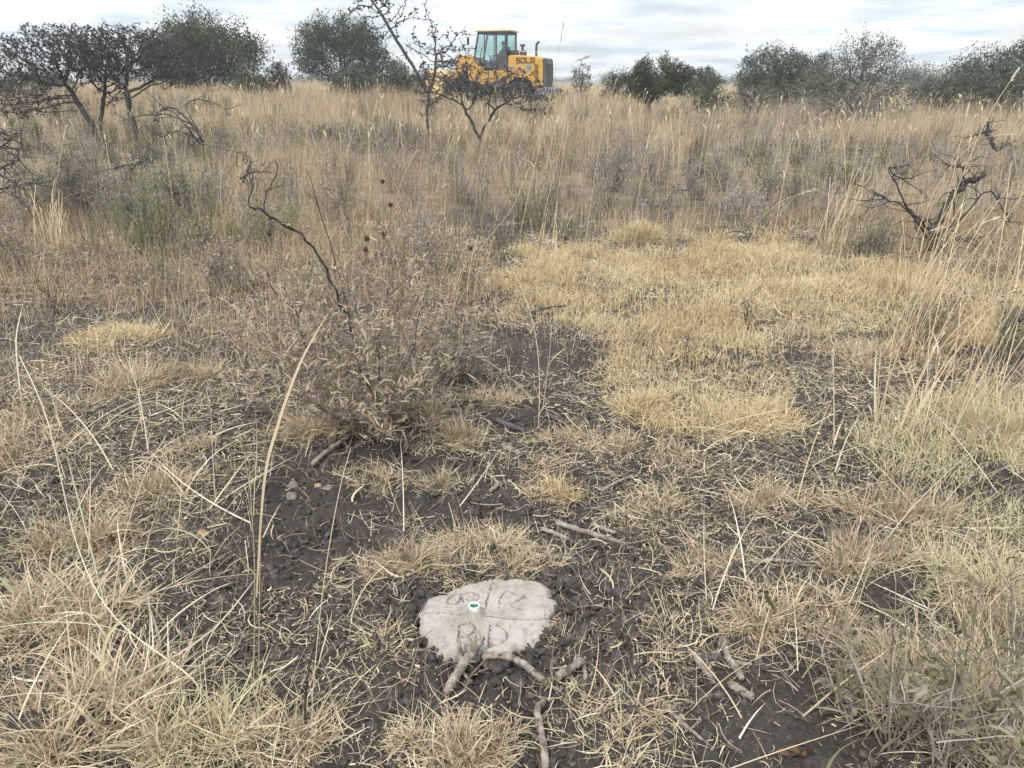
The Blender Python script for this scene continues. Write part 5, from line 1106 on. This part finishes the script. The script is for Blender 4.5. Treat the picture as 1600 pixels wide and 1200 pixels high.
# a flaked ledge at the lower right
led = sstep(.0, .015, (X-(zm(1080, 660)[0]-C0[0])))*sstep(0, .012, (zm(1080, 640)[1]-C0[1])-Y); Z = Z-.005*led*sstep(.4, .6, fbm(X*30, Y*30, 2, 19)+.15)
rings = [np.stack([X, Y, Z], -1)]; dirt = [np.clip(groove*.95*sstep(.30, .6, fbm(X*230+7, Y*230, 2, 33))+.25*sstep(.58, .74, fbm(X*60, Y*60, 3, 23))+.25*sstep(.9, 1, q)[:, None]*fbm(X*50, Y*50, 2, 35), 0, 1)]
for k, (zf, sc) in enumerate(((.6, 1.025), (.2, 1.03), (-.5, 1.02), (-1.2, .99))):
    rn = 1+.035*(fbm(np.cos(th)*12+k, np.sin(th)*12, 3, 27+k)-.5)
    rings.append(np.stack([Rr*sc*rn*np.cos(th), Rr*sc*rn*np.sin(th), ZT*zf+.006*(fbm(np.cos(th)*14, np.sin(th)*14+k, 2, 29)-.5)], -1)[None])
    dirt.append(np.full((1, na), .25+.15*k))
V = np.vstack(rings); D_ = np.vstack(dirt); nn = len(V)
i = (np.arange(nn-1)[:, None]*na); j = np.arange(na)[None]; k = (j+1) % na
mb = MB(); Q = np.stack([i+j, i+na+j, i+na+k, i+k], -1).reshape(-1, 4)
VV = np.vstack([V.reshape(-1, 3), [[0, 0, ZT+.0]]]); tri = [(nn*na, a, (a+1) % na) for a in range(na)]
mb.add(VV, Q, tri, np.concatenate([D_.ravel(), [0]]))
m, t, b = mat('concrete'); b.inputs['Roughness'].default_value = .92
tcn = t.nodes.new('ShaderNodeTexCoord'); n1 = t.nodes.new('ShaderNodeTexNoise'); n1.inputs['Scale'].default_value = 14; n1.inputs['Detail'].default_value = 9; t.links.new(tcn.outputs['Object'], n1.inputs['Vector'])
r_ = ramp(t, [(.3, (.225, .198, .172)), (.5, (.30, .271, .241)), (.75, (.355, .325, .294))]); t.links.new(n1.outputs[0], r_.inputs[0])
aa = t.nodes.new('ShaderNodeAttribute'); aa.attribute_name = 'tint'; mxx = t.nodes.new('ShaderNodeMix'); mxx.data_type = 'RGBA'; mxx.inputs[7].default_value = (.10, .088, .08, 1)
t.links.new(aa.outputs['Fac'], mxx.inputs[0]); t.links.new(r_.outputs[0], mxx.inputs[6]); t.links.new(mxx.outputs[2], b.inputs['Base Color'])
n2 = t.nodes.new('ShaderNodeTexNoise'); n2.inputs['Scale'].default_value = 160; n2.inputs['Detail'].default_value = 6; t.links.new(tcn.outputs['Object'], n2.inputs['Vector'])
bp = t.nodes.new('ShaderNodeBump'); bp.inputs['Strength'].default_value = .5; bp.inputs['Distance'].default_value = .002; t.links.new(n2.outputs[0], bp.inputs['Height']); t.links.new(bp.outputs[0], b.inputs['Normal'])
M['concrete'] = m
marker = empty('concrete_marker', (C0[0], C0[1], 0), 'rough pale concrete survey marker with scratched letters and a short pipe, set in black soil', 'marker')
mb.build('slab', M['concrete'], marker, smooth=True)
mb = MB()                                             # crumbs broken off its right rim
for a, b_, r0 in ((1340, 450, .012), (1370, 470, .008), (1385, 590, .011), (1400, 620, .007), (1310, 620, .008), (1090, 770, .010), (1270, 340, .012)):
    mb.lumps((zm(a, b_, .03)-C0+[0, 0, .035-0*ZT])[None]-[0, 0, .0], r0, 2, .18)
for v in mb.v: v[:, 2] -= ZT-.012
mb.build('broken_rim', M['concrete'], marker, smooth=True)
M['pvc'] = paint('white_plastic', (.50, .51, .50), .4, (.45, .42, .38), .35); M['greenplastic'] = paint('green_plastic', (.012, .13, .075), .4, (.02, .08, .05), .4)
pc = zm(715, 558)-C0; pipe = MB(); ro, ri, hp = .0165, .0128, .036; sN = 40; tl = np.array([-.004, .002])
rowsp = [(ro, 0-.01), (ro, hp-.0015), (ro-.0008, hp), (ri+.0006, hp), (ri, hp-.001), (ri, hp-.03)]
v = []
for r_, z in rowsp:
    for k in range(sN):
        a = 2*PI*k/sN; v.append((pc[0]+r_*math.cos(a)+tl[0]*z/hp, pc[1]+r_*math.sin(a)+tl[1]*z/hp, ZT+z))
qf = [(i*sN+k, i*sN+(k+1) % sN, (i+1)*sN+(k+1) % sN, (i+1)*sN+k) for i in range(len(rowsp)-1) for k in range(sN)]
pipe.add(v, qf); pipe.build('pipe', M['pvc'], marker, smooth=True)
mc = MB(); v = []
for r_, z in ((.034, -.004), (.027, .004), (.0215, .014), (.0185, .022), (.0160, .026)):
    for k in range(sN): a = 2*PI*k/sN; rr_ = r_*(1+.10*math.sin(3*a+z*90)+.05*math.sin(7*a)*(r_ > .017)); v.append((pc[0]+rr_*math.cos(a)+tl[0]*max(z, 0)/hp, pc[1]+rr_*math.sin(a)+tl[1]*max(z, 0)/hp, ZT+z))
mc.add(v, [(i*sN+k, i*sN+(k+1) % sN, (i+1)*sN+(k+1) % sN, (i+1)*sN+k) for i in range(4) for k in range(sN)], tint=.05); mc.build('mortar_collar', M['concrete'], marker, smooth=True)
pl = MB(); v = []
for r_, z in ((ri-.0004, hp-.006), (ri-.004, hp-.010), (.0001, hp-.011)):
    for k in range(sN): a = 2*PI*k/sN; v.append((pc[0]+r_*math.cos(a)+tl[0], pc[1]+r_*math.sin(a)+tl[1], ZT+z+.0012*math.sin(3*a)))
pl.add(v, [(i*sN+k, i*sN+(k+1) % sN, (i+1)*sN+(k+1) % sN, (i+1)*sN+k) for i in range(2) for k in range(sN)]); pl.build('green_plug', M['greenplastic'], marker, smooth=True)

# ------------------------------------------------------------------ the wheel loader
M['yellow'] = paint('loader_yellow', (.47, .26, .045), .55, (.33, .25, .15), .9); M['paleyellow'] = paint('worn_yellow', (.66, .46, .20), .6, (.45, .36, .24), .8)
M['darkgrey'] = paint('dark_grey_paint', (.055, .058, .062), .5, (.14, .12, .10), .6); M['grey'] = paint('mid_grey_paint', (.15, .155, .16), .5, (.2, .18, .15), .6)
M['rubber'] = paint('dusty_rubber', (.03, .03, .032), .85, (.15, .13, .11), .8); M['black'] = paint('black_trim', (.015, .015, .017), .5, (.06, .055, .05), .4)
M['cream'] = paint('cream_roof', (.62, .56, .42), .5, (.45, .38, .28), .5); M['blue'] = paint('blue_badge', (.10, .22, .36), .4, (.2, .25, .3), .3)
m, t, b = mat('tinted_glass'); M['glass'] = m
tr = t.nodes.new('ShaderNodeBsdfTransparent'); tr.inputs[0].default_value = (.84, .93, .92, 1); gl = t.nodes.new('ShaderNodeBsdfGlossy'); gl.inputs['Roughness'].default_value = .03
mxg = t.nodes.new('ShaderNodeMixShader'); mxg.inputs[0].default_value = .10; t.links.new(tr.outputs[0], mxg.inputs[1]); t.links.new(gl.outputs[0], mxg.inputs[2]); t.links.new(mxg.outputs[0], t.nodes['Material Output'].inputs[0])
LD = 36.0; A_ = R(17)
rz = PI-A_
pw = at(793, 85, LD); u0 = np.array([0, .65])
ca, sa = math.cos(rz), math.sin(rz)
org = np.array([pw[0]-(u0[0]*ca-u0[1]*sa), pw[1]-(u0[0]*sa+u0[1]*ca)])
loader = empty('wheel_loader', (org[0], org[1], 0), 'yellow wheel loader with a glazed cab standing in the tall grass behind the thorn trees', 'wheel loader', rz=rz)
def prism(mb, prof, v0, v1, mi=0):                    # side outline (u, z), from v0 to v1 across the machine
    n = len(prof); v = [(u, v0, z) for u, z in prof]+[(u, v1, z) for u, z in prof]
    bm = bmesh.new(); bv = [bm.verts.new(x) for x in v]
    bm.faces.new(bv[:n]); bm.faces.new(bv[n:][::-1])
    for i in range(n): bm.faces.new((bv[i], bv[n+i], bv[n+(i+1) % n], bv[(i+1) % n]))
    bmesh.ops.recalc_face_normals(bm, faces=bm.faces[:]); bmesh.ops.triangulate(bm, faces=[f for f in bm.faces if len(f.verts) > 4])
    bm.verts.index_update(); vv = [x.co[:] for x in bm.verts]
    mb.add(vv, [[x.index for x in f.verts] for f in bm.faces if len(f.verts) == 4], [[x.index for x in f.verts] for f in bm.faces if len(f.verts) == 3], .5, mi); bm.free()
def part(name, mk, fn, parent=loader, bevel=.015, smooth=False):
    mb = MB(); fn(mb); return mb.build(name, M[mk], parent, smooth=smooth, bevel=bevel)
part('hood', 'yellow', lambda b: prism(b, [(-.02, 1.25), (-.02, 2.46), (-.5, 2.47), (-1.2, 2.42), (-1.5, 2.34), (-1.56, 2.1), (-1.56, 1.25)], -.65, .65), bevel=.05)
part('rear_grille', 'darkgrey', lambda b: [prism(b, [(-1.565, 1.2), (-1.565, 2.36), (-1.66, 2.3), (-1.70, 1.2)], -.62, .62)]+[b.box((-1.70, 0, 1.35+.11*k), (.03, 1.0, .035)) for k in range(8)], bevel=.01)
part('grille_badge', 'grey', lambda b: b.box((-1.668, 0, 2.18), (.05, .9, .16)), bevel=.01)
part('counterweight', 'grey', lambda b: prism(b, [(-1.35, .88), (-1.35, 1.2), (-1.95, 1.2), (-2.0, 1.1), (-1.97, .86), (-1.6, .8)], -1.1, 1.1), bevel=.05)
part('tail_light', 'black', lambda b: [b.box((-1.99, s*.85, 1.06), (.05, .2, .13)) for s in (-1, 1)], bevel=.01)
def louvres(b):
    for k in range(9): b.box((-1.27, .655, 1.42+.082*k), (.17, .03, .036), (R(0), R(-18), 0))
part('side_louvre', 'black', louvres, bevel=.004)
def letters(b):
    s = .15; hgt = .18; th_ = .03; gap = .06
    G = {'S': [(0, 0, 1, 0), (1, 0, 1, .5), (0, .5, 1, .5), (0, .5, 0, 1), (0, 1, 1, 1)], 'D': [(.0, 0, .0, .62), (.0, 0, 1, 0), (1, 0, 1, 1), (0, 1, 1, 1)],
         'L': [(0, 0, 0, 1), (0, 0, 1, 0)], 'G': [(0, 0, 0, 1), (0, 1, 1, 1), (0, 0, 1, 0), (1, 0, 1, .5), (.5, .5, 1, .5)]}
    for i, ch in enumerate('SDLG'):
        ux = -.40-i*(s+gap)
        for x0, z0, x1, z1 in G[ch]:
            a = np.array([ux-x0*s, 2.17+z0*hgt]); c = np.array([ux-x1*s, 2.17+z1*hgt])
            b.box(((a[0]+c[0])/2, .662, (a[1]+c[1])/2), (abs(a[0]-c[0])+th_, .014, abs(a[1]-c[1])+th_))
part('lettering', 'black', letters, bevel=0)
def badge(b):
    n = 24; v = [(-.93+.13*math.cos(2*PI*k/n), .667, 2.0+.085*math.sin(2*PI*k/n)) for k in range(n)]+[(-.93+.13*math.cos(2*PI*k/n), .645, 2.0+.085*math.sin(2*PI*k/n)) for k in range(n)]+[(-.93, .667, 2.0)]
    b.add(v, [(k, (k+1) % n, n+(k+1) % n, n+k) for k in range(n)], [(2*n, (k+1) % n, k) for k in range(n)])
part('side_badge', 'blue', badge, bevel=0)
part('exhaust_pipe', 'darkgrey', lambda b: b.tube(smooth_path([(-1.12, .15, 2.4), (-1.12, .15, 2.75), (-1.14, .15, 2.9), (-1.24, .15, 3.0)], 5), .05, 10), bevel=0, smooth=True)
part('air_cleaner', 'darkgrey', lambda b: [b.tube([(-.5, .1, 2.42), (-.5, .1, 2.66)], .17, 14), b.tube([(-.5, .1, 2.66), (-.5, .1, 2.84)], .05, 10), b.tube([(-.5, .1, 2.82), (-.5, .1, 2.90)], .12, 12), b.box((-.2, .2, 2.56), (.4, .5, .2))], bevel=0)
part('hood_rail', 'cream', lambda b: [b.tube([(-.45, s*.58, 2.62), (-1.45, s*.58, 2.56)], .014, 6) for s in (-1, 1)]+[b.tube([(u, s*.58, 2.36), (u, s*.58, 2.61)], .014, 6) for u in (-.5, -.95, -1.4) for s in (-1, 1)], bevel=0)
# cab
cab = MB(); CW = .66
def bar(b, p, q, w=.035): b.tube([p, q], w, 4, cap=True)
def cabframe(b):
    for s in (-1, 1):
        v = s*CW
        bar(b, (1.30, v*.92, 3.36), (1.50, v*.92, 2.35), .045); bar(b, (1.50, v*.92, 2.35), (1.22, v*.95, 1.85), .045)
        bar(b, (.50, v, 3.36), (.50, v, 1.75), .042); bar(b, (.03, v, 3.36), (.03, v, 2.4), .05)
        bar(b, (1.02, v, 3.34), (1.02, v, 2.0), .028)
        bar(b, (-.02, v, 3.34), (1.32, v, 3.34), .045)
        bar(b, (.03, v, 2.46), (.5, v, 2.46), .035)
    bar(b, (.03, -CW, 3.34), (.03, CW, 3.34), .04); bar(b, (1.30, -CW*.92, 3.34), (1.30, CW*.92, 3.34), .04); bar(b, (1.5, -CW*.92, 2.35), (1.5, CW*.92, 2.35), .04)
cb = part('cab', 'darkgrey', lambda b: [cabframe(b), b.box((.65, 0, 1.72), (1.25, 1.28, .1)), b.box((1.3, 0, 2.0), (.1, 1.1, .6)), b.box((.25, CW, 2.13), (.50, .05, .62)), b.box((.25, -CW, 2.13), (.50, .05, .62)), b.box((.02, 0, 2.13), (.06, 1.26, .62))], bevel=.008)
part('roof', 'cream', lambda b: prism(b, [(-.08, 3.39), (-.1, 3.45), (0, 3.53), (1.3, 3.53), (1.44, 3.47), (1.42, 3.39)], -.74, .74), cb, bevel=.03)
def pane(name, pts):
    mb = MB(); P = np.array(pts, float); nrm = np.cross(P[1]-P[0], P[2]-P[0]); nrm /= np.linalg.norm(nrm)
    v = np.vstack([P+nrm*.003, P-nrm*.003]); mb.add(v, [(0, 1, 2, 3), (7, 6, 5, 4), (0, 4, 5, 1), (1, 5, 6, 2), (2, 6, 7, 3), (3, 7, 4, 0)])
    return mb.build(name, M['glass'], cb)
for s in (-1, 1):
    v = s*CW
    pane('side_window', [(.08, v, 2.5), (.46, v, 2.5), (.46, v, 3.3), (.08, v, 3.3)]); pane('door_window', [(.54, v, 1.95), (.99, v, 1.95), (.99, v, 3.3), (.54, v, 3.3)])
    pane('quarter_window', [(1.05, v*.98, 2.1), (1.42, v*.93, 2.4), (1.28, v*.93, 3.28), (1.05, v*.98, 3.28)])
pane('windscreen', [(1.52, -.56, 2.4), (1.52, .56, 2.4), (1.33, .56, 3.3), (1.33, -.56, 3.3)]); pane('rear_window', [(.01, -.6, 2.5), (.01, .6, 2.5), (.01, .6, 3.3), (.01, -.6, 3.3)])
part('seat', 'black', lambda b: [b.box((.38, 0, 2.12), (.45, .5, .14)), b.box((.19, 0, 2.48), (.12, .48, .66)), b.box((.4, 0, 1.9), (.3, .35, .3))], cb, bevel=.03)
part('steering_column', 'black', lambda b: [b.tube([(1.15, 0, 1.8), (.95, 0, 2.35)], .05, 8), b.tube([(.94+.17*math.cos(a)*.5, .19*math.sin(a), 2.4+.17*math.cos(a)*.85*.5) for a in np.linspace(0, 2*PI, 17)], .016, 6)], cb, bevel=0)
part('mirror', 'black', lambda b: [bar(b, (1.38, .6, 3.3), (1.66, .85, 3.2), .014), b.box((1.68, .86, 3.02), (.05, .16, .30))], cb, bevel=.01)
part('front_body', 'yellow', lambda b: prism(b, [(1.68, 2.52), (1.36, 2.12), (1.28, 2.04), (1.0, 2.0), (1.0, 1.86), (.05, 1.86), (-.05, 1.8), (-.05, 1.62), (.62, 1.32), (1.2, 1.32), (1.62, 1.5), (1.8, 2.2)], .52, .95), bevel=.02)
part('right_body', 'yellow', lambda b: prism(b, [(1.68, 2.45), (1.3, 2.04), (1.0, 1.86), (-.05, 1.8), (-.05, 1.62), (.62, 1.32), (1.2, 1.32), (1.62, 1.5), (1.8, 2.2)], -.95, -.52), bevel=.02)
part('step_edge', 'darkgrey', lambda b: [prism(b, [(.62, 1.31), (.62, 1.20), (.2, 1.20), (-.35, 1.62), (-.1, 1.72)], .5, .93), prism(b, [(.62, 1.31), (1.25, 1.31), (1.2, 1.18), (.62, 1.20)], .5, .93)], bevel=.01)
part('boarding_step', 'black', lambda b: [b.box((.85, .92, z), (.42, .2, .03)) for z in (.55, .85, 1.15)]+[bar(b, (.64, .98, .5), (.64, .98, 1.32), .018), bar(b, (1.06, .98, .5), (1.06, .98, 1.32), .018)], bevel=0)
part('hand_rail', 'black', lambda b: [b.tube(smooth_path([(1.05, .96, 1.95), (1.1, 1.0, 2.3), (1.02, .98, 2.75)], 4), .014, 6), b.tube(smooth_path([(.0, .74, 2.5), (-.02, .8, 2.9), (.0, .72, 3.3)], 4), .014, 6)], bevel=0)
part('rear_fender', 'yellow', lambda b: prism(b, [(-1.35, 1.2), (-1.25, 1.5), (-.9, 1.68), (-.4, 1.68), (-.1, 1.5), (-.05, 1.3), (-.2, 1.42), (-.5, 1.58), (-.9, 1.58), (-1.18, 1.44), (-1.28, 1.2)], .64, 1.08), bevel=.01)
part('chassis', 'darkgrey', lambda b: [prism(b, [(-1.6, .75), (-1.6, 1.3), (.5, 1.3), (.7, 1.15), (.7, .7), (-1.2, .65)], -.45, .45), prism(b, [(.75, .7), (.75, 1.3), (1.5, 2.0), (2.1, 2.05), (2.5, 1.5), (2.6, .75), (1.8, .6)], -.42, .42)], bevel=.02)
def wheel(u, s):
    w = bpy.data.objects.new('wheel', None); COL.objects.link(w); w.parent = loader; w.location = (u, s*.92, .72)
    def tyre(b):
        prof = [(.36, -.2), (.60, -.24), (.70, -.21), (.72, -.1), (.72, .1), (.70, .21), (.60, .24), (.36, .2)]; n = 40
        v = [(r_*math.cos(2*PI*k/n), y, r_*math.sin(2*PI*k/n)) for k in range(n) for r_, y in prof]; m_ = len(prof)
        b.add(v, [(k*m_+i, k*m_+i+1, ((k+1) % n)*m_+i+1, ((k+1) % n)*m_+i) for k in range(n) for i in range(m_-1)])
        for k in range(20):
            a = 2*PI*k/20
            for sg in (-1, 1): b.box((.725*math.cos(a+sg*.07), sg*.11, .725*math.sin(a+sg*.07)), (.05, .22, .07), (0, -a, 0))
    part('tyre', 'rubber', tyre, w, 0)
    def rim(b):
        prof = [(.365, -.19), (.36, .19), (.30, .17), (.28, .06), (.16, .05), (.15, .12), (.001, .12)]; n = 30; m_ = len(prof)
        v = [(r_*math.cos(2*PI*k/n), y*s, r_*math.sin(2*PI*k/n)) for k in range(n) for r_, y in prof]
        b.add(v, [(k*m_+i, k*m_+i+1, ((k+1) % n)*m_+i+1, ((k+1) % n)*m_+i) for k in range(n) for i in range(m_-1)])
        for k in range(8): a = 2*PI*k/8; b.box((.22*math.cos(a), .065*s, .22*math.sin(a)), (.04, .03, .04))
    part('rim', 'paleyellow', rim, w, 0)
for u in (-.55, 2.15):
    for s in (-1, 1): wheel(u, s)
part('front_fender', 'black', lambda b: [prism(b, [(1.6, 1.35), (1.75, 1.5), (2.15, 1.58), (2.5, 1.5), (2.5, 1.46), (2.15, 1.53), (1.77, 1.46), (1.65, 1.33)], s*.92-.22, s*.92+.22) for s in (-1, 1)], bevel=0)
for s in (-1, 1):
    part('lift_arm', 'yellow', lambda b: prism(b, [(1.62, 2.18), (1.7, 2.42), (1.95, 2.48), (2.35, 2.1), (2.5, 1.85), (2.78, 1.4), (2.92, 1.08), (2.80, .98), (2.6, 1.25), (2.4, 1.55), (2.1, 1.72)], s*.42-.07, s*.42+.07), bevel=.02)
part('tilt_linkage', 'yellow', lambda b: [prism(b, [(2.25, 1.45), (2.2, 2.0), (2.3, 2.52), (2.5, 2.55), (2.45, 2.0), (2.5, 1.45)], -.12, .12), b.tube([(1.75, 0, 1.85), (2.35, 0, 2.4)], .07, 10), prism(b, [(2.5, 1.42), (2.75, 1.40), (2.75, 1.28), (2.5, 1.30)], -.06, .06)], bevel=.01)
part('lift_cylinder', 'grey', lambda b: [b.tube([(1.9, s*.42, 1.1), (2.6, s*.42, 1.45)], .06, 10) for s in (-1, 1)], bevel=0)
BU, BZ = -.60, .28
bk = [(u+BU, z+BZ) for u, z in [(3.36, .55), (3.30, 1.1), (3.36, 1.38), (3.52, 1.52), (4.02, 1.62), (4.04, 1.58), (3.60, 1.42), (3.46, 1.25), (3.42, 1.0), (3.52, .72), (3.8, .6), (4.35, .62), (4.35, .57), (3.7, .50)]]
bs = [(u+BU, z+BZ) for u, z in [(3.40, .6), (3.36, 1.2), (3.58, 1.48), (4.0, 1.6), (4.3, .6), (3.7, .54)]]
part('bucket', 'paleyellow', lambda b: [prism(b, bk, -1.18, 1.18), prism(b, bs, 1.15, 1.2), prism(b, bs, -1.2, -1.15)], bevel=.01)
part('bucket_tooth', 'grey', lambda b: [b.box((4.42+BU, y, .6+BZ), (.2, .09, .05)) for y in np.linspace(-1.05, 1.05, 7)], bevel=.01)

# the driver, seated in the cab
def skin_person():
    j = {'pel': ((.36, 0, 2.24), .15), 'wai': ((.33, 0, 2.42), .135), 'che': ((.33, 0, 2.62), .155), 'nek': ((.35, 0, 2.80), .062), 'hd0': ((.38, 0, 2.88), .075), 'hd1': ((.40, 0, 2.97), .098), 'hd2': ((.39, 0, 3.05), .070),
         'ls': ((.34, .18, 2.71), .07), 'le': ((.52, .25, 2.50), .05), 'lw': ((.76, .15, 2.46), .034), 'lh': ((.85, .12, 2.47), .04), 'rs': ((.34, -.18, 2.71), .07), 're': ((.52, -.25, 2.50), .05), 'rw': ((.76, -.15, 2.46), .034), 'rh': ((.85, -.12, 2.47), .04),
         'lk': ((.84, .14, 2.24), .075), 'lt': ((.45, .1, 2.25), .10), 'la': ((.98, .14, 1.86), .05), 'lf': ((1.12, .14, 1.82), .045), 'rk': ((.84, -.14, 2.24), .075), 'rt': ((.45, -.1, 2.25), .10), 'ra': ((.98, -.14, 1.86), .05), 'rf': ((1.12, -.14, 1.82), .045)}
    ed = [('pel', 'wai'), ('wai', 'che'), ('che', 'nek'), ('nek', 'hd0'), ('hd0', 'hd1'), ('hd1', 'hd2'), ('che', 'ls'), ('ls', 'le'), ('le', 'lw'), ('lw', 'lh'), ('che', 'rs'), ('rs', 're'), ('re', 'rw'), ('rw', 'rh'),
          ('pel', 'lt'), ('lt', 'lk'), ('lk', 'la'), ('la', 'lf'), ('pel', 'rt'), ('rt', 'rk'), ('rk', 'ra'), ('ra', 'rf')]
    ks = list(j); me = bpy.data.meshes.new('person'); me.from_pydata([j[k][0] for k in ks], [(ks.index(a), ks.index(c)) for a, c in ed], [])
    ob = bpy.data.objects.new('person', me); COL.objects.link(ob)
    ob.modifiers.new('skin', 'SKIN'); sv = me.skin_vertices[0].data
    for k, nm in enumerate(ks): sv[k].radius = (j[nm][1],)*2; sv[k].use_root = nm == 'pel'
    sb = ob.modifiers.new('sub', 'SUBSURF'); sb.levels = 2; sb.render_levels = 2
    dg = bpy.context.evaluated_depsgraph_get(); m2 = bpy.data.meshes.new_from_object(ob.evaluated_get(dg)); ob.modifiers.clear(); ob.data = m2
    for mm in (M['skin'], M['jacket'], M['trouser'], M['hair']): m2.materials.append(mm)
    for p in m2.polygons:
        c = p.center; p.use_smooth = True
        p.material_index = 3 if (c.z > 3.02 or (c.z > 2.93 and c.x < .36)) else 0 if c.z > 2.84 or (c.x > .78 and abs(c.y) < .2 and c.z > 2.4) else 1 if (c.z > 2.36 and c.x < .8) else 2
    return ob
M['skin'] = paint('brown_skin', (.13, .07, .045), .6, (.12, .07, .05), .1); M['jacket'] = paint('dark_green_jacket', (.02, .045, .035), .9, (.03, .05, .04), .3); M['trouser'] = paint('dark_trousers', (.03, .035, .05), .9, (.05, .05, .05), .3); M['hair'] = paint('black_hair', (.012, .010, .010), .9, (.02, .02, .02), .2)
per = skin_person(); per.location = (org[0], org[1], 0); per.rotation_euler = (0, 0, rz)
tag(per, 'driver in a dark green jacket sitting in the loader cab', 'person')

# ------------------------------------------------------------------ haze over the far bush
mb = MB(); mb.box((0, 150, 2.6), (1300, 700, 8.0))
m = bpy.data.materials.new('haze'); m.use_nodes = True; t = m.node_tree; t.nodes.remove(t.nodes['Principled BSDF'])
pv = t.nodes.new('ShaderNodeVolumePrincipled'); pv.inputs['Color'].default_value = (.86, .91, .97, 1); pv.inputs['Density'].default_value = .0013; pv.inputs['Anisotropy'].default_value = .2
t.links.new(pv.outputs[0], t.nodes['Material Output'].inputs['Volume'])
HAZE = True
if HAZE: tag(mb.build('haze', m), kind='stuff')
